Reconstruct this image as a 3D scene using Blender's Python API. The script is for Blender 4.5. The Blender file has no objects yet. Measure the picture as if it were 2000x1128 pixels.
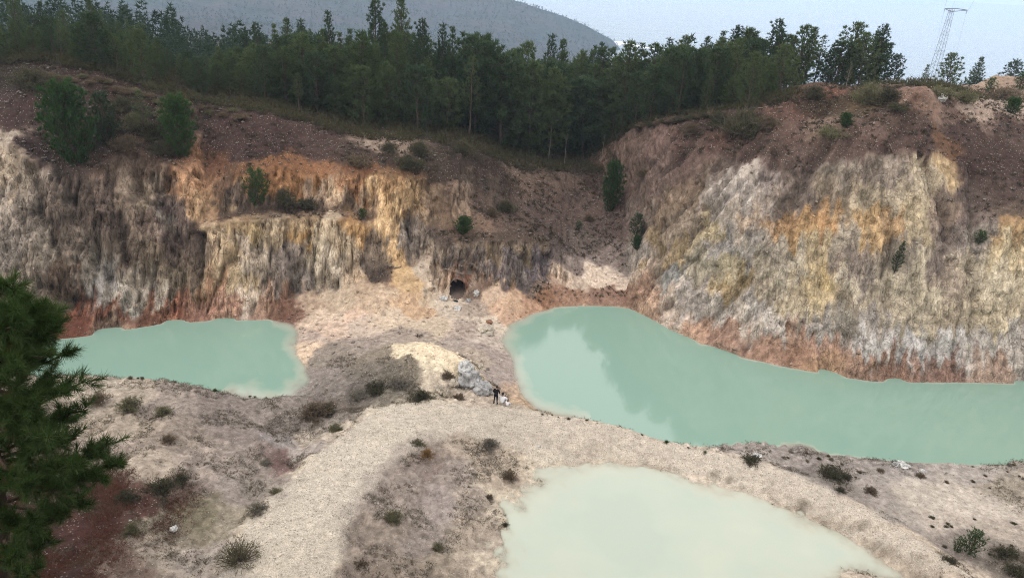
import bpy, bmesh, math, random
import numpy as np
from mathutils import Vector, Matrix
from mathutils.geometry import delaunay_2d_cdt

random.seed(7)
RNG = np.random.default_rng(11)
SC = bpy.context.scene
COL = SC.collection
R = math.radians

# ------------------------------------------------------------------ camera
CAM_H = 35.0                       # metres above the lake level (z = 0)
FOC, PITCH, ROLL = 1450.0, R(24.0), R(4.0)     # focal length in pixels of a 2000 px wide frame
cam_d = bpy.data.cameras.new("camera")
cam = bpy.data.objects.new("camera", cam_d)
COL.objects.link(cam)
SC.camera = cam
cam_d.sensor_width = 36.0
cam_d.lens = 36.0 * FOC / 2000.0
cam_d.clip_start = 0.3
cam_d.clip_end = 90000.0
cam.matrix_world = (Matrix.Translation((0, 0, CAM_H)) @ Matrix.Rotation(math.pi / 2 - PITCH, 4, 'X')
                    @ Matrix.Rotation(ROLL, 4, 'Z'))

# ------------------------------------------------------------------ sky, sun, exposure
SUN_EL, SUN_AZ = 52.0, -140.0      # degrees; azimuth from +Y clockwise: behind the camera, to the left
w = bpy.data.worlds.new("World")
SC.world = w
w.use_nodes = True
wn, wl = w.node_tree.nodes, w.node_tree.links
wn.clear()
sky = wn.new('ShaderNodeTexSky')
sky.sky_type = 'NISHITA'
sky.sun_disc = False
sky.sun_elevation = R(SUN_EL)
sky.sun_rotation = R(SUN_AZ)
sky.air_density = 1.0
sky.dust_density = 4.0
mixw = wn.new('ShaderNodeMix')
mixw.data_type = 'RGBA'
mixw.inputs[0].default_value = 0.8          # overcast: mostly white cloud light
mixw.inputs[7].default_value = (9.5, 9.25, 9.0, 1)
bg = wn.new('ShaderNodeBackground')
bg.inputs[1].default_value = 0.15
wo = wn.new('ShaderNodeOutputWorld')
wl.new(sky.outputs[0], mixw.inputs[6])
wl.new(mixw.outputs[2], bg.inputs[0])
wl.new(bg.outputs[0], wo.inputs[0])
sun_d = bpy.data.lights.new("sun", 'SUN')
sun_d.energy = 0.6
sun_d.angle = R(18)
sun_d.color = (1.0, 0.98, 0.95)
sun = bpy.data.objects.new("sun", sun_d)
COL.objects.link(sun)
sun.rotation_euler = (R(90 - SUN_EL), 0, R(-SUN_AZ + 180))
SC.view_settings.view_transform = 'Standard'
SC.view_settings.look = 'None'
SC.view_settings.exposure = 0.70
SC.view_settings.gamma = 1.0
SC.cycles.max_bounces = 6
SC.cycles.transparent_max_bounces = 12
SC.cycles.volume_bounces = 1
SC.cycles.use_denoising = True
SC.cycles.denoising_prefilter = 'NONE'
SC.cycles.filter_width = 1.0

# ------------------------------------------------------------------ sight lines: where a ray through a photo pixel meets a depth or a height
def ray(px, py):
    u, v = px - 1000.0, py - 564.0
    c, s = math.cos(ROLL), math.sin(ROLL)
    u2, v2 = u * c + v * s, -u * s + v * c
    x, up = u2 / FOC, -v2 / FOC
    return np.array([x, math.cos(PITCH) + up * math.sin(PITCH), -math.sin(PITCH) + up * math.cos(PITCH)])

def atz(px, py, z):
    d = ray(px, py)
    t = (z - CAM_H) / d[2]
    return (d[0] * t, d[1] * t, z)

def aty(px, py, Y):
    d = ray(px, py)
    t = Y / d[1]
    return (d[0] * t, Y, CAM_H + d[2] * t)

def project(p):
    """world points (n,3) -> pixel x, y in the 2000 px frame"""
    p = np.asarray(p, float) - np.array([0, 0, CAM_H])
    fwd = p[:, 1] * math.cos(PITCH) - p[:, 2] * math.sin(PITCH)
    up = p[:, 1] * math.sin(PITCH) + p[:, 2] * math.cos(PITCH)
    u2, v2 = p[:, 0] / fwd * FOC, -up / fwd * FOC
    c, s = math.cos(ROLL), math.sin(ROLL)
    return u2 * c - v2 * s + 1000, u2 * s + v2 * c + 564

# ------------------------------------------------------------------ noise
_perm = np.random.default_rng(3).permutation(256).astype(np.int32)
_perm = np.concatenate([_perm, _perm, _perm])
_grad = np.random.default_rng(4).normal(size=(256, 3)).astype(np.float32)
_grad /= np.linalg.norm(_grad, axis=1)[:, None]

def noise3(x, y, z):
    x, y, z = (np.asarray(a, np.float32) for a in (x, y, z))
    x, y, z = np.broadcast_arrays(x, y, z)
    xi, yi, zi = np.floor(x).astype(np.int32), np.floor(y).astype(np.int32), np.floor(z).astype(np.int32)
    xf, yf, zf = x - xi, y - yi, z - zi
    u, v, ww = (t * t * t * (t * (t * 6 - 15) + 10) for t in (xf, yf, zf))
    out = None
    vals = []
    for dx in (0, 1):
        for dy in (0, 1):
            for dz in (0, 1):
                h = _perm[_perm[_perm[(xi + dx) & 255] + ((yi + dy) & 255)] + ((zi + dz) & 255)]
                g = _grad[h]
                vals.append(g[..., 0] * (xf - dx) + g[..., 1] * (yf - dy) + g[..., 2] * (zf - dz))
    l = lambda a, b, t: a + (b - a) * t
    x00 = l(vals[0], vals[4], u); x01 = l(vals[1], vals[5], u)
    x10 = l(vals[2], vals[6], u); x11 = l(vals[3], vals[7], u)
    return l(l(x00, x10, v), l(x01, x11, v), ww) * 1.5

def fbm(x, y, z, octv=4, gain=0.5):
    a, s, f = 1.0, 0.0, 1.0
    for k in range(octv):
        s = s + a * noise3(x * f + 17.3 * k, y * f - 9.1 * k, z * f + 5.7 * k)
        a *= gain
        f *= 2.03
    return s

def ridged(x, y, z, octv=3):
    a, s, f = 1.0, 0.0, 1.0
    for k in range(octv):
        s = s + a * (1 - np.abs(noise3(x * f + 31.7 * k, y * f + 3.1 * k, z * f - 8.9 * k)) * 2)
        a *= 0.5
        f *= 2.1
    return s

def sstep(a, b, x):
    t = np.clip((x - a) / (b - a), 0, 1)
    return t * t * (3 - 2 * t)

# ------------------------------------------------------------------ object helpers
def tag(o, label=None, cat=None, group=None, kind=None):
    if label: o["label"] = label
    if cat: o["category"] = cat
    if group: o["group"] = group
    if kind: o["kind"] = kind
    return o

def empty(name, loc=(0, 0, 0), rz=0.0, sc=1.0):
    o = bpy.data.objects.new(name, None)
    o.location = loc
    o.rotation_euler = (0, 0, rz)
    o.scale = (sc, sc, sc) if not isinstance(sc, (tuple, list)) else sc
    o.empty_display_size = 0.3
    COL.objects.link(o)
    return o

def mesh_np(name, verts, faces, smooth=True):
    """faces: list of int arrays (n,3) / (n,4)"""
    me = bpy.data.meshes.new(name)
    verts = np.ascontiguousarray(verts, np.float32)
    faces = [np.asarray(f, np.int32) for f in faces if len(f)]
    me.vertices.add(len(verts))
    me.vertices.foreach_set("co", verts.ravel())
    nl = sum(f.size for f in faces)
    nf = sum(len(f) for f in faces)
    me.loops.add(nl)
    me.polygons.add(nf)
    me.loops.foreach_set("vertex_index", np.concatenate([f.ravel() for f in faces]))
    starts, k = [], 0
    for f in faces:
        starts.append(k + np.arange(len(f), dtype=np.int32) * f.shape[1])
        k += f.size
    me.polygons.foreach_set("loop_start", np.concatenate(starts))
    me.polygons.foreach_set("use_smooth", np.full(nf, smooth, bool))
    me.update(calc_edges=True)
    me.validate(verbose=False)
    return me

def link(name, me, mat=None, parent=None):
    o = bpy.data.objects.new(name, me)
    if mat is not None and len(me.materials) == 0:
        me.materials.append(mat)
    if parent is not None:
        o.parent = parent
    COL.objects.link(o)
    return o

class MB:
    """collects shapes, links them as ONE mesh object"""
    def __init__(self):
        self.v, self.t, self.q, self.n = [], [], [], 0
    def add(self, v, t=None, q=None):
        v = np.asarray(v, float)
        if t is not None and len(t): self.t.append(np.asarray(t) + self.n)
        if q is not None and len(q): self.q.append(np.asarray(q) + self.n)
        self.v.append(v)
        self.n += len(v)
    def tube(self, pts, rad, n=6, cap=True):
        pts = np.asarray(pts, float)
        rad = np.broadcast_to(np.asarray(rad, float), (len(pts),))
        d = np.gradient(pts, axis=0)
        d /= np.linalg.norm(d, axis=1)[:, None] + 1e-9
        a = np.array([0, 0, 1.0]) if abs(d[0][2]) < 0.9 else np.array([1.0, 0, 0])
        ring = []
        for i in range(len(pts)):
            s = np.cross(d[i], a); s /= np.linalg.norm(s) + 1e-9
            b = np.cross(s, d[i])
            th = np.arange(n) * 2 * math.pi / n
            ring.append(pts[i] + rad[i] * (np.cos(th)[:, None] * s + np.sin(th)[:, None] * b))
        v = np.concatenate(ring)
        q = []
        for i in range(len(pts) - 1):
            for k in range(n):
                q.append((i * n + k, i * n + (k + 1) % n, (i + 1) * n + (k + 1) % n, (i + 1) * n + k))
        t = []
        if cap:
            for base, fl in ((0, 1), ((len(pts) - 1) * n, 0)):
                for k in range(1, n - 1):
                    t.append((base, base + k + 1, base + k) if fl else (base, base + k, base + k + 1))
        self.add(v, t, q)
    def blob(self, c, r, seed=0, rough=0.25, sub=2, freq=1.3):
        bm = bmesh.new()
        bmesh.ops.create_icosphere(bm, subdivisions=sub, radius=1)
        v = np.array([x.co[:] for x in bm.verts])
        t = np.array([[x.index for x in f.verts] for f in bm.faces])
        bm.free()
        d = 1 + rough * fbm(v[:, 0] * freq + seed * 3.7, v[:, 1] * freq + seed, v[:, 2] * freq, 3)
        self.add(v * d[:, None] * np.asarray(r) + np.asarray(c), t)
    def mesh(self, name, smooth=True):
        fs = []
        if self.t: fs.append(np.concatenate(self.t))
        if self.q: fs.append(np.concatenate(self.q))
        return mesh_np(name, np.concatenate(self.v), fs, smooth)
    def build(self, name, mat, parent=None, smooth=True):
        return link(name, self.mesh(name, smooth), mat, parent)

def needles(cen, dirs, k, length, width, spread, rng):
    """k thin blades round every centre, leaning towards its direction"""
    n = len(cen)
    d = np.repeat(dirs, k, 0) + spread * rng.normal(size=(n * k, 3))
    d /= np.linalg.norm(d, axis=1)[:, None] + 1e-9
    c = np.repeat(cen, k, 0)
    ln = length * rng.uniform(0.7, 1.15, (n * k, 1))
    s = np.cross(d, rng.normal(size=(n * k, 3)))
    s /= np.linalg.norm(s, axis=1)[:, None] + 1e-9
    v = np.stack([c - s * width / 2, c + s * width / 2, c + d * ln], 1).reshape(-1, 3)
    t = np.arange(n * k * 3).reshape(-1, 3)
    return v, t

# ------------------------------------------------------------------ materials
def hexlin(h):
    c = np.array([int(h[i:i + 2], 16) / 255 for i in (0, 2, 4)])
    return np.where(c <= 0.04045, c / 12.92, ((c + 0.055) / 1.055) ** 2.4)

class NT:
    def __init__(self, name):
        self.m = bpy.data.materials.new(name)
        self.m.use_nodes = True
        self.t = self.m.node_tree
        self.t.nodes.clear()
        self.out = self.t.nodes.new('ShaderNodeOutputMaterial')
    def n(self, typ, **kw):
        nd = self.t.nodes.new(typ)
        for k, v in kw.items():
            if k.startswith('_'): setattr(nd, k[1:], v)
        for k, v in kw.items():
            if not k.startswith('_'):
                key = int(k[1:]) if k[0] == 'i' and k[1:].isdigit() else k.replace('__', ' ')
                if hasattr(v, 'is_output') or isinstance(v, bpy.types.NodeSocket): self.t.links.new(v, nd.inputs[key])
                else: nd.inputs[key].default_value = v
        return nd
    def math(self, op, a, b=0.0, clamp=False):
        return self.n('ShaderNodeMath', _operation=op, _use_clamp=clamp, i0=a, i1=b).outputs[0]
    def mix(self, f, a, b, blend='MIX'):
        return self.n('ShaderNodeMix', _data_type='RGBA', _blend_type=blend, i0=f, i6=a, i7=b).outputs[2]
    def ramp(self, f, stops, interp='LINEAR'):
        r = self.n('ShaderNodeValToRGB', Fac=f)
        r.color_ramp.interpolation = interp
        while len(r.color_ramp.elements) < len(stops): r.color_ramp.elements.new(0.5)
        for e, (p, c) in zip(r.color_ramp.elements, stops):
            e.position = p
            e.color = (c, c, c, 1) if not isinstance(c, (tuple, list)) else (*c[:3], 1)
        return r.outputs[0]
    def noise(self, vec, scale, detail=4, rough=0.55):
        return self.n('ShaderNodeTexNoise', Vector=vec, Scale=scale, Detail=detail, Roughness=rough).outputs[0]
    def scaled(self, vec, s):
        return self.n('ShaderNodeVectorMath', _operation='MULTIPLY', i0=vec, i1=s).outputs[0]
    def pos(self):
        return self.n('ShaderNodeNewGeometry').outputs[0]
    def bsdf(self, color, rough=0.9, spec=0.2, normal=None, **kw):
        b = self.n('ShaderNodeBsdfPrincipled', Base__Color=color, Roughness=rough, **kw)
        b.inputs['Specular IOR Level'].default_value = spec
        if normal is not None: self.t.links.new(normal, b.inputs['Normal'])
        self.t.links.new(b.outputs[0], self.out.inputs[0])
        return b
    def bump(self, h, strength=0.5, dist=0.1):
        return self.n('ShaderNodeBump', Height=h, Strength=strength, Distance=dist).outputs[0]

def plain(name, c, rough=0.8, spec=0.2, var=0.25, scale=6.0, metal=0.0):
    k = NT(name)
    oc = k.n('ShaderNodeTexCoord').outputs['Object']
    f = k.noise(oc, scale, 4)
    a = tuple(x * (1 - var) for x in c) + (1,)
    b = tuple(min(1, x * (1 + var)) for x in c) + (1,)
    b_ = k.bsdf(k.mix(f, a, b), rough, spec, k.bump(f, 0.3, 0.02))
    b_.inputs['Metallic'].default_value = metal
    return k.m

def foliage(name, dark, light, scale=1.2, trans=0.0):
    k = NT(name)
    oc = k.n('ShaderNodeTexCoord').outputs['Object']
    oi = k.n('ShaderNodeObjectInfo').outputs['Random']
    f = k.math('ADD', k.math('MULTIPLY', k.noise(oc, scale, 3), 0.9), k.math('MULTIPLY', oi, 0.35))
    f = k.math('SUBTRACT', f, 0.15, True)
    c = k.mix(f, (*dark, 1), (*light, 1))
    b = k.bsdf(c, 0.65, 0.15)
    tl = k.n('ShaderNodeBsdfTranslucent', Color=k.mix(1.0, c, (1.1, 1.25, .7, 1), 'MULTIPLY'))
    ms = k.n('ShaderNodeMixShader', i0=.30, i1=b.outputs[0], i2=tl.outputs[0])
    k.t.links.new(ms.outputs[0], k.out.inputs[0])
    return k.m
# ------------------------------------------------------------------ terrain: lines surveyed off the photo (pixel x, pixel y, height or slope)
PTS, EDG = [], []

def addp(p):
    PTS.append(tuple(float(a) for a in p))
    return len(PTS) - 1

def line(pts, closed=False):
    """pts: (px, py, z) lines on the ground"""
    ids = [addp(atz(*p)) for p in pts]
    for a, b in zip(ids, ids[1:]): EDG.append((a, b))
    if closed: EDG.append((ids[-1], ids[0]))
    return ids

def dots(pts):
    for p in pts: addp(atz(*p))

def wline(pts):
    ids = [addp(p) for p in pts]
    for a, b in zip(ids, ids[1:]): EDG.append((a, b))

# fall lines up the pit walls: pixel column: (start y, start z, [(y, slope in degrees) ...])
WALLS = [
    (-130, 672, 0, [(622, 50), (330, 56), (190, 36), (140, 15)]),
    (-40, 668, 0, [(622, 50), (262, 57), (185, 36), (130, 15)]),
    (30, 668, 0, [(620, 50), (290, 57), (192, 38), (125, 15)]),
    (70, 668, 0, [(620, 50), (318, 57), (300, 22), (185, 42), (120, 15)]),
    (120, 662, 0, [(624, 45), (420, 60), (335, 57), (312, 18), (175, 42), (128, 15)]),
    (180, 655, 0, [(620, 45), (500, 60), (335, 58), (325, 12), (165, 42), (140, 15)]),
    (250, 643, 0, [(612, 48), (450, 62), (285, 55), (275, 6), (180, 40), (162, 10)]),
    (320, 632, 0, [(604, 48), (450, 63), (315, 58), (290, 25), (195, 38)]),
    (368, 629, 0, [(602, 48), (450, 63), (340, 60), (325, 30), (200, 36)]),
    (402, 627, 0, [(600, 52), (445, 66), (430, 10), (400, 40), (335, 50), (325, 25), (206, 35)]),
    (460, 625, 0, [(596, 52), (432, 67), (420, 8), (345, 55), (330, 40), (218, 34)]),
    (530, 624, 0, [(592, 52), (425, 68), (410, 6), (350, 60), (328, 40), (229, 33)]),
    (600, 602, 0.6, [(560, 40), (425, 68), (411, 6), (345, 62), (320, 35), (245, 30)]),
    (660, 605, 0.9, [(560, 36), (428, 68), (411, 6), (345, 64), (320, 35), (262, 28)]),
    (720, 610, 1.0, [(540, 34), (500, 45), (440, 60), (405, 45), (340, 62), (315, 30), (275, 22)]),
    (780, 615, 1.0, [(520, 35), (440, 58), (345, 60), (318, 30), (280, 18)]),
    (830, 605, 1.1, [(500, 42), (430, 55), (350, 52), (310, 30), (276, 15)]),
    (866, 597, 1.1, [(578, 20), (550, 55), (480, 62), (440, 40), (360, 48), (310, 30), (285, 12)]),
    (882, 597, 1.1, [(582, 6), (541, 80), (475, 60), (445, 35), (360, 46), (310, 30), (287, 12)]),
    (904, 597, 1.1, [(582, 6), (541, 80), (470, 60), (452, 12), (400, 40), (350, 45), (310, 30), (290, 10)]),
    (922, 599, 1.0, [(575, 25), (545, 50), (468, 62), (448, 10), (410, 30), (360, 38), (320, 30), (296, 12)]),
    (950, 605, 0.8, [(545, 42), (468, 62), (446, 10), (420, 20), (375, 32), (330, 28), (305, 12)]),
    (985, 634, 0, [(610, 22), (560, 34), (468, 60), (440, 9), (400, 10), (350, 25), (322, 14)]),
    (1030, 613, 0, [(580, 30), (545, 40), (470, 58), (440, 9), (395, 9), (348, 28), (338, 10)]),
    (1080, 600, 0, [(575, 35), (545, 30), (480, 55), (440, 10), (395, 9), (345, 30), (335, 10)]),
    (1130, 597, 0, [(570, 30), (500, 22), (440, 20), (400, 10), (348, 25), (338, 10)]),
    (1180, 598, 0, [(568, 30), (530, 12), (480, 24), (430, 20), (370, 14), (340, 12)]),
    (1225, 600, 0, [(572, 35), (535, 14), (480, 26), (430, 25), (380, 22), (300, 32), (258, 25)]),
    (1270, 622, 0, [(585, 40), (540, 45), (480, 46), (400, 42), (330, 32), (250, 30), (242, 10)]),
    (1310, 644, 0, [(612, 45), (500, 50), (400, 48), (340, 36), (240, 30), (232, 8)]),
    (1370, 669, 0, [(632, 45), (480, 54), (370, 50), (300, 34), (226, 26)]),
    (1440, 694, 0, [(650, 45), (480, 60), (340, 52), (300, 36), (216, 24)]),
    (1500, 708, 0, [(660, 48), (480, 62), (330, 54), (270, 36), (215, 26)]),
    (1545, 717, 0, [(665, 48), (480, 62), (330, 55), (260, 36), (196, 30)]),
    (1600, 727, 0, [(670, 50), (480, 64), (320, 56), (250, 36), (226, 8), (165, 34)]),
    (1660, 738, 0, [(690, 55), (480, 64), (310, 56), (240, 36), (215, 10), (175, 22)]),
    (1720, 745, 0, [(695, 60), (480, 65), (300, 58), (235, 38), (205, 12), (170, 16)]),
    (1770, 745, 0, [(698, 62), (480, 66), (300, 58), (200, 38), (176, 25)]),
    (1810, 745, 0, [(700, 62), (480, 66), (300, 58), (166, 38)]),
    (1850, 745, 0, [(702, 62), (440, 66), (310, 50), (188, 36), (178, 12)]),
    (1910, 746, 0, [(705, 62), (440, 66), (340, 45), (215, 36), (196, 6)]),
    (1980, 748, 0, [(708, 62), (440, 66), (350, 45), (225, 35), (206, 5)]),
    (2070, 752, 0, [(712, 62), (440, 66), (350, 45), (235, 35), (215, 5)]),
    (2200, 760, 0, [(715, 62), (440, 66), (350, 45), (240, 35), (225, 5)]),
]
prev0 = prevn = None
CREST = []
for px, y0, z0, steps in WALLS:
    p = atz(px, y0, z0)
    ids = [addp(p)]
    first = ids[0]
    for py, sl in steps:
        d = ray(px, py)
        k = d[2] / d[1]
        t = math.tan(R(sl))
        Y = (p[2] - t * p[1] - CAM_H) / (k - t)
        if Y < p[1] + 0.05: print("wall", px, py, Y, p[1])
        p = (d[0] / d[1] * Y, Y, CAM_H + k * Y)
        ids.append(addp(p))
    for a, b in zip(ids, ids[1:]): EDG.append((a, b))
    if prev0 is not None:
        EDG.append((prev0, first)); EDG.append((prevn, ids[-1]))
    prev0, prevn = first, ids[-1]
    CREST.append(p)
    x, y, z = p
    r = 1380 < px                                  # the right rim drops away sooner: the sea stands behind it
    v = 940 < px < 1240                            # the wooded gully
    sc = lambda Y: x * (1 + (Y - y) / y * 0.9)
    for dy, dz in (((12, -0.3), (30, -2.0), (70, -9), (140, -22)) if not (r or v) else
                   ((10, -0.4), (28, -1.2), (70, -6), (140, -17)) if v else
                   ((10, -1.0), (28, -3.6), (75, -12), (140, -26))):
        addp((sc(y + dy), y + dy, z + dz))

# foot of the pits under water
dots([(350, 690, -2), (500, 690, -1.8), (240, 700, -2), (140, 715, -2), (450, 650, -1.5), (330, 655, -1.5), (200, 672, -1.5), (560, 740, -0.9), (560, 660, -0.5), (-60, 700, -2)])
dots([(1100, 680, -1.6), (1200, 740, -2), (1400, 780, -2), (1600, 820, -2), (1800, 830, -2), (2000, 830, -2), (1100, 625, -1.2), (1230, 630, -1.2), (1300, 670, -1.3),
      (1420, 715, -1.5), (1600, 752, -1.5), (1750, 768, -1.5), (1980, 772, -1.5), (1050, 720, -0.9), (1080, 770, -1.2), (1300, 820, -1.6), (1030, 650, -0.5), (2150, 830, -2), (1060, 640, -0.9)])
line([(585, 655, 0), (580, 690, 0), (598, 715, 0), (606, 745, 0), (598, 776, 0)])
line([(975, 662, 0), (1000, 705, 0), (1006, 742, 0), (1022, 780, 0), (1046, 804, 0)])
addp(atz(572, 630, 0)); addp(atz(990, 640, 0))
line([(560, 783, 0), (470, 779, 0), (400, 775, 0), (280, 755, 0), (100, 752, 0), (-80, 760, 0)])
line([(1046, 810, 0), (1150, 827, 0), (1300, 871, 0), (1380, 884, 0), (1440, 874, 0), (1530, 879, -0.05)])
dots([(1560, 869, -0.06), (1590, 880, -0.02)])
line([(1610, 888, 0), (1750, 905, 0), (1900, 914, 0), (2000, 912, 0), (2200, 915, 0)])
# ground between the two lakes, and the mound on it
dots([(640, 640, .5), (700, 645, .6), (780, 640, .7), (860, 640, .7), (940, 645, .5), (620, 690, .5), (700, 690, .8), (650, 745, .6), (620, 775, .6), (740, 668, .8),
      (940, 692, .7), (970, 720, .5), (985, 760, .6), (1000, 780, .8), (610, 610, .5), (930, 615, .8), (870, 615, .9)])
line([(780, 667, .9), (840, 664, .9), (885, 680, .8), (920, 698, .8), (945, 735, .7)])
line([(740, 700, 1.9), (790, 675, 2.5), (840, 673, 2.7), (880, 688, 2.4), (905, 702, 2.1), (930, 728, 1.5)])
dots([(720, 740, 1.6), (800, 750, 1.5), (850, 765, 1.2), (880, 775, 1.1), (760, 772, 1.2), (700, 772, 1.0), (900, 752, 1.2), (820, 710, 2.3), (870, 725, 1.9), (950, 772, 1.0), (910, 776, 1.1)])
# knoll at the left and the gully beside it
line([(-100, 742, 3), (60, 735, 3.2), (120, 733, 3.2), (280, 737, 3.0), (340, 745, 2.7), (400, 757, 2.2), (470, 771, 1.5), (560, 777, .9), (620, 788, .9)])
dots([(60, 850, 4.2), (200, 840, 3.8), (350, 850, 3.2), (450, 860, 2.5), (540, 850, 1.8), (100, 960, 4.6), (250, 960, 4.0), (380, 950, 3.3), (120, 1080, 5), (0, 1000, 5.5),
      (-150, 900, 5.5), (-150, 1140, 7), (0, 1140, 6.0), (200, 1140, 4.3)])
line([(650, 797, .8), (615, 850, 1.1), (585, 890, 1.4), (540, 935, 1.8), (480, 990, 2.2), (400, 1060, 2.8), (330, 1140, 3.3)])
# gravel berm
line([(740, 792, 1.5), (690, 830, 1.9), (640, 870, 2.2), (580, 920, 2.6), (510, 990, 3.0), (450, 1050, 3.3), (410, 1140, 3.7)])
line([(740, 792, 1.5), (800, 784, 1.6), (850, 783, 1.7), (900, 786, 1.7), (960, 791, 1.6), (1040, 801, 1.5), (1100, 811, 1.5), (1150, 817, 1.6), (1250, 844, 1.8), (1300, 857, 1.9), (1385, 876, 1.7),
      (1470, 893, 1.6), (1560, 920, 1.6), (1650, 965, 1.7), (1760, 1030, 1.9), (1830, 1080, 2.1), (1910, 1140, 2.4)])
line([(1400, 871, .7), (1480, 885, .9), (1565, 913, .9), (1655, 957, 1.0), (1765, 1022, 1.1), (1838, 1070, 1.3), (1925, 1140, 1.7)])
line([(850, 802, 1.9), (770, 830, 2.3), (700, 880, 2.6), (640, 950, 3.0), (580, 1020, 3.4), (520, 1140, 3.9)])
line([(880, 835, 2.0), (800, 870, 2.3), (740, 930, 2.5), (690, 1000, 2.8), (670, 1060, 3.0), (655, 1140, 3.3)])
dots([(900, 880, 1.9), (850, 930, 1.9), (800, 1000, 2.1), (790, 1070, 2.2), (790, 1140, 2.4), (960, 920, 1.5), (920, 990, 1.5), (890, 1060, 1.6), (880, 1140, 1.7),
      (960, 830, 2.0), (1060, 850, 1.9), (1150, 862, 1.9), (1000, 870, 1.8), (1100, 885, 1.4), (1250, 880, 1.7), (1400, 915, 1.6), (1520, 950, 1.7), (1640, 1005, 1.8), (1760, 1075, 2.0), (1860, 1140, 2.2)])
line([(940, 1140, 1.05), (955, 1070, 1.05), (975, 1010, 1.05), (1005, 955, 1.05), (1060, 912, 1.05), (1200, 897, 1.05), (1350, 926, 1.05), (1500, 972, 1.05), (1650, 1040, 1.05), (1800, 1140, 1.05)])
dots([(1000, 1140, .75), (1010, 1060, .78), (1040, 990, .78), (1100, 945, .78), (1200, 925, .75), (1350, 965, .7), (1500, 1020, .7), (1640, 1100, .7), (1250, 1000, .3), (1400, 1080, .2), (1150, 1080, .3), (1300, 1140, .2), (1100, 1020, .5)])
for x, y, z in ((-6, 30, 1.2), (0, 30, 1.0), (8, 30, 1.0), (16, 31, 1.2), (24, 31.5, 2.4), (0, 32, .4), (12, 32, .3)): addp((x, y, z))
# terrace at the right
line([(1410, 868, .7), (1440, 864, .9), (1500, 868, .8), (1580, 880, .6), (1750, 897, .6), (1900, 904, .6), (2000, 899, .8), (2150, 895, .8)])
dots([(1550, 900, .9), (1700, 930, .9), (1900, 960, 1.0), (2010, 970, 1), (1870, 1030, 1.1), (1960, 1060, 1.3), (2060, 1100, 1.7), (2200, 1000, 2), (2200, 1140, 3)])
# the bank below the camera, just out of frame, and the far outskirts
for x in (-160, -70, -40, -20, 0, 20, 40, 70, 160):
    e = abs(x) * 0.02
    for y, z in ((-60, 36), (-2.5, 33.3), (2.5, 30.2), (10, 20), (18, 11)): addp((x, y, z + (0 if abs(x) < 30 else e)))
for y, z in ((25, 9), (40, 10), (60, 14), (80, 20), (100, 21)):
    addp((-75 - y * .3, y, z)); addp((70 + y * .3, y, z if y < 70 else 22)); addp((-160, y, z + 4)); addp((160, y, z))
wline([aty(1880, 188, 126), aty(1900, 166, 129), aty(1945, 147, 131), aty(2000, 148, 132), aty(2090, 165, 133)])
wline([(75, 114, 18.6), (88, 118, 18.5), (104, 120, 18.5)])
for x, y, z in ((84, 144, 15.5), (98, 145, 16.5), (112, 147, 15), (80, 165, 13.6), (92, 175, 13.4), (99.6, 190, 13.3), (112, 185, 12), (90, 205, 9), (115, 205, 9)): addp((x, y, z))
for x in (-520, -300, -150, -60): 
    for y, z in ((270, -9), (600, -42), (1000, -84), (1600, -170)): addp((x, y, z))
for x in (60, 170, 320, 520):
    for y, z in ((280, -22), (600, -80), (1000, -140), (1600, -190)): addp((x, y, z))
for x in (-520, 520):
    for y, z in ((-60, 40), (60, 30), (150, 12)): addp((x, y, z))

_p2, _e2, _f2, _ov, _oe, _of = delaunay_2d_cdt([Vector(p[:2]) for p in PTS], EDG, [], 0, 1e-4)
TP = np.array([[v[0], v[1]] for v in _p2])
_src = np.array(PTS)
TZ = np.zeros(len(TP))
for i, o in enumerate(_ov):
    if len(o): TZ[i] = _src[o[0], 2]
    else:
        d2 = ((_src[:, :2] - TP[i]) ** 2).sum(1)
        k = np.argsort(d2)[:3]
        ww = 1 / (d2[k] + 1e-6)
        TZ[i] = (_src[k, 2] * ww).sum() / ww.sum()
TT = np.array([f[:] for f in _f2])

# ------------------------------------------------------------------ the ground as one sheet: fine in the pit, coarse outside
def spaced(segs):
    out = []
    for a, b, h in segs: out.append(np.arange(a, b, h))
    return np.concatenate(out)
gx = np.concatenate([-np.geomspace(520, 84, 40)[:-1], np.arange(-84, -52, .3), np.arange(-52, 60, .15), np.arange(60, 90, .3), np.geomspace(90, 520, 40)])
gy = np.concatenate([np.arange(-60, 0, 5), np.arange(0, 24, .8), np.arange(24, 58, .13), np.arange(58, 84, .12), np.arange(84, 108, .2), np.arange(108, 150, .6), np.geomspace(150, 1600, 70)])
NX, NY = len(gx), len(gy)
GX, GY = np.meshgrid(gx, gy)
GZ = np.full(GX.shape, np.nan)
for tri in TT:
    a, b, c = TP[tri]
    za, zb, zc = TZ[tri]
    den = (b[1] - c[1]) * (a[0] - c[0]) + (c[0] - b[0]) * (a[1] - c[1])
    if abs(den) < 1e-9: continue
    lo, hi = TP[tri].min(0), TP[tri].max(0)
    i0, i1 = np.searchsorted(gx, [lo[0] - 1e-6, hi[0] + 1e-6])
    j0, j1 = np.searchsorted(gy, [lo[1] - 1e-6, hi[1] + 1e-6])
    if i1 <= i0 or j1 <= j0: continue
    X, Y = GX[j0:j1, i0:i1], GY[j0:j1, i0:i1]
    l1 = ((b[1] - c[1]) * (X - c[0]) + (c[0] - b[0]) * (Y - c[1])) / den
    l2 = ((c[1] - a[1]) * (X - c[0]) + (a[0] - c[0]) * (Y - c[1])) / den
    l3 = 1 - l1 - l2
    m = (l1 >= -1e-6) & (l2 >= -1e-6) & (l3 >= -1e-6)
    GZ[j0:j1, i0:i1][m] = (l1 * za + l2 * zb + l3 * zc)[m]
GZ = np.where(np.isnan(GZ), -60.0, GZ)
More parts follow.
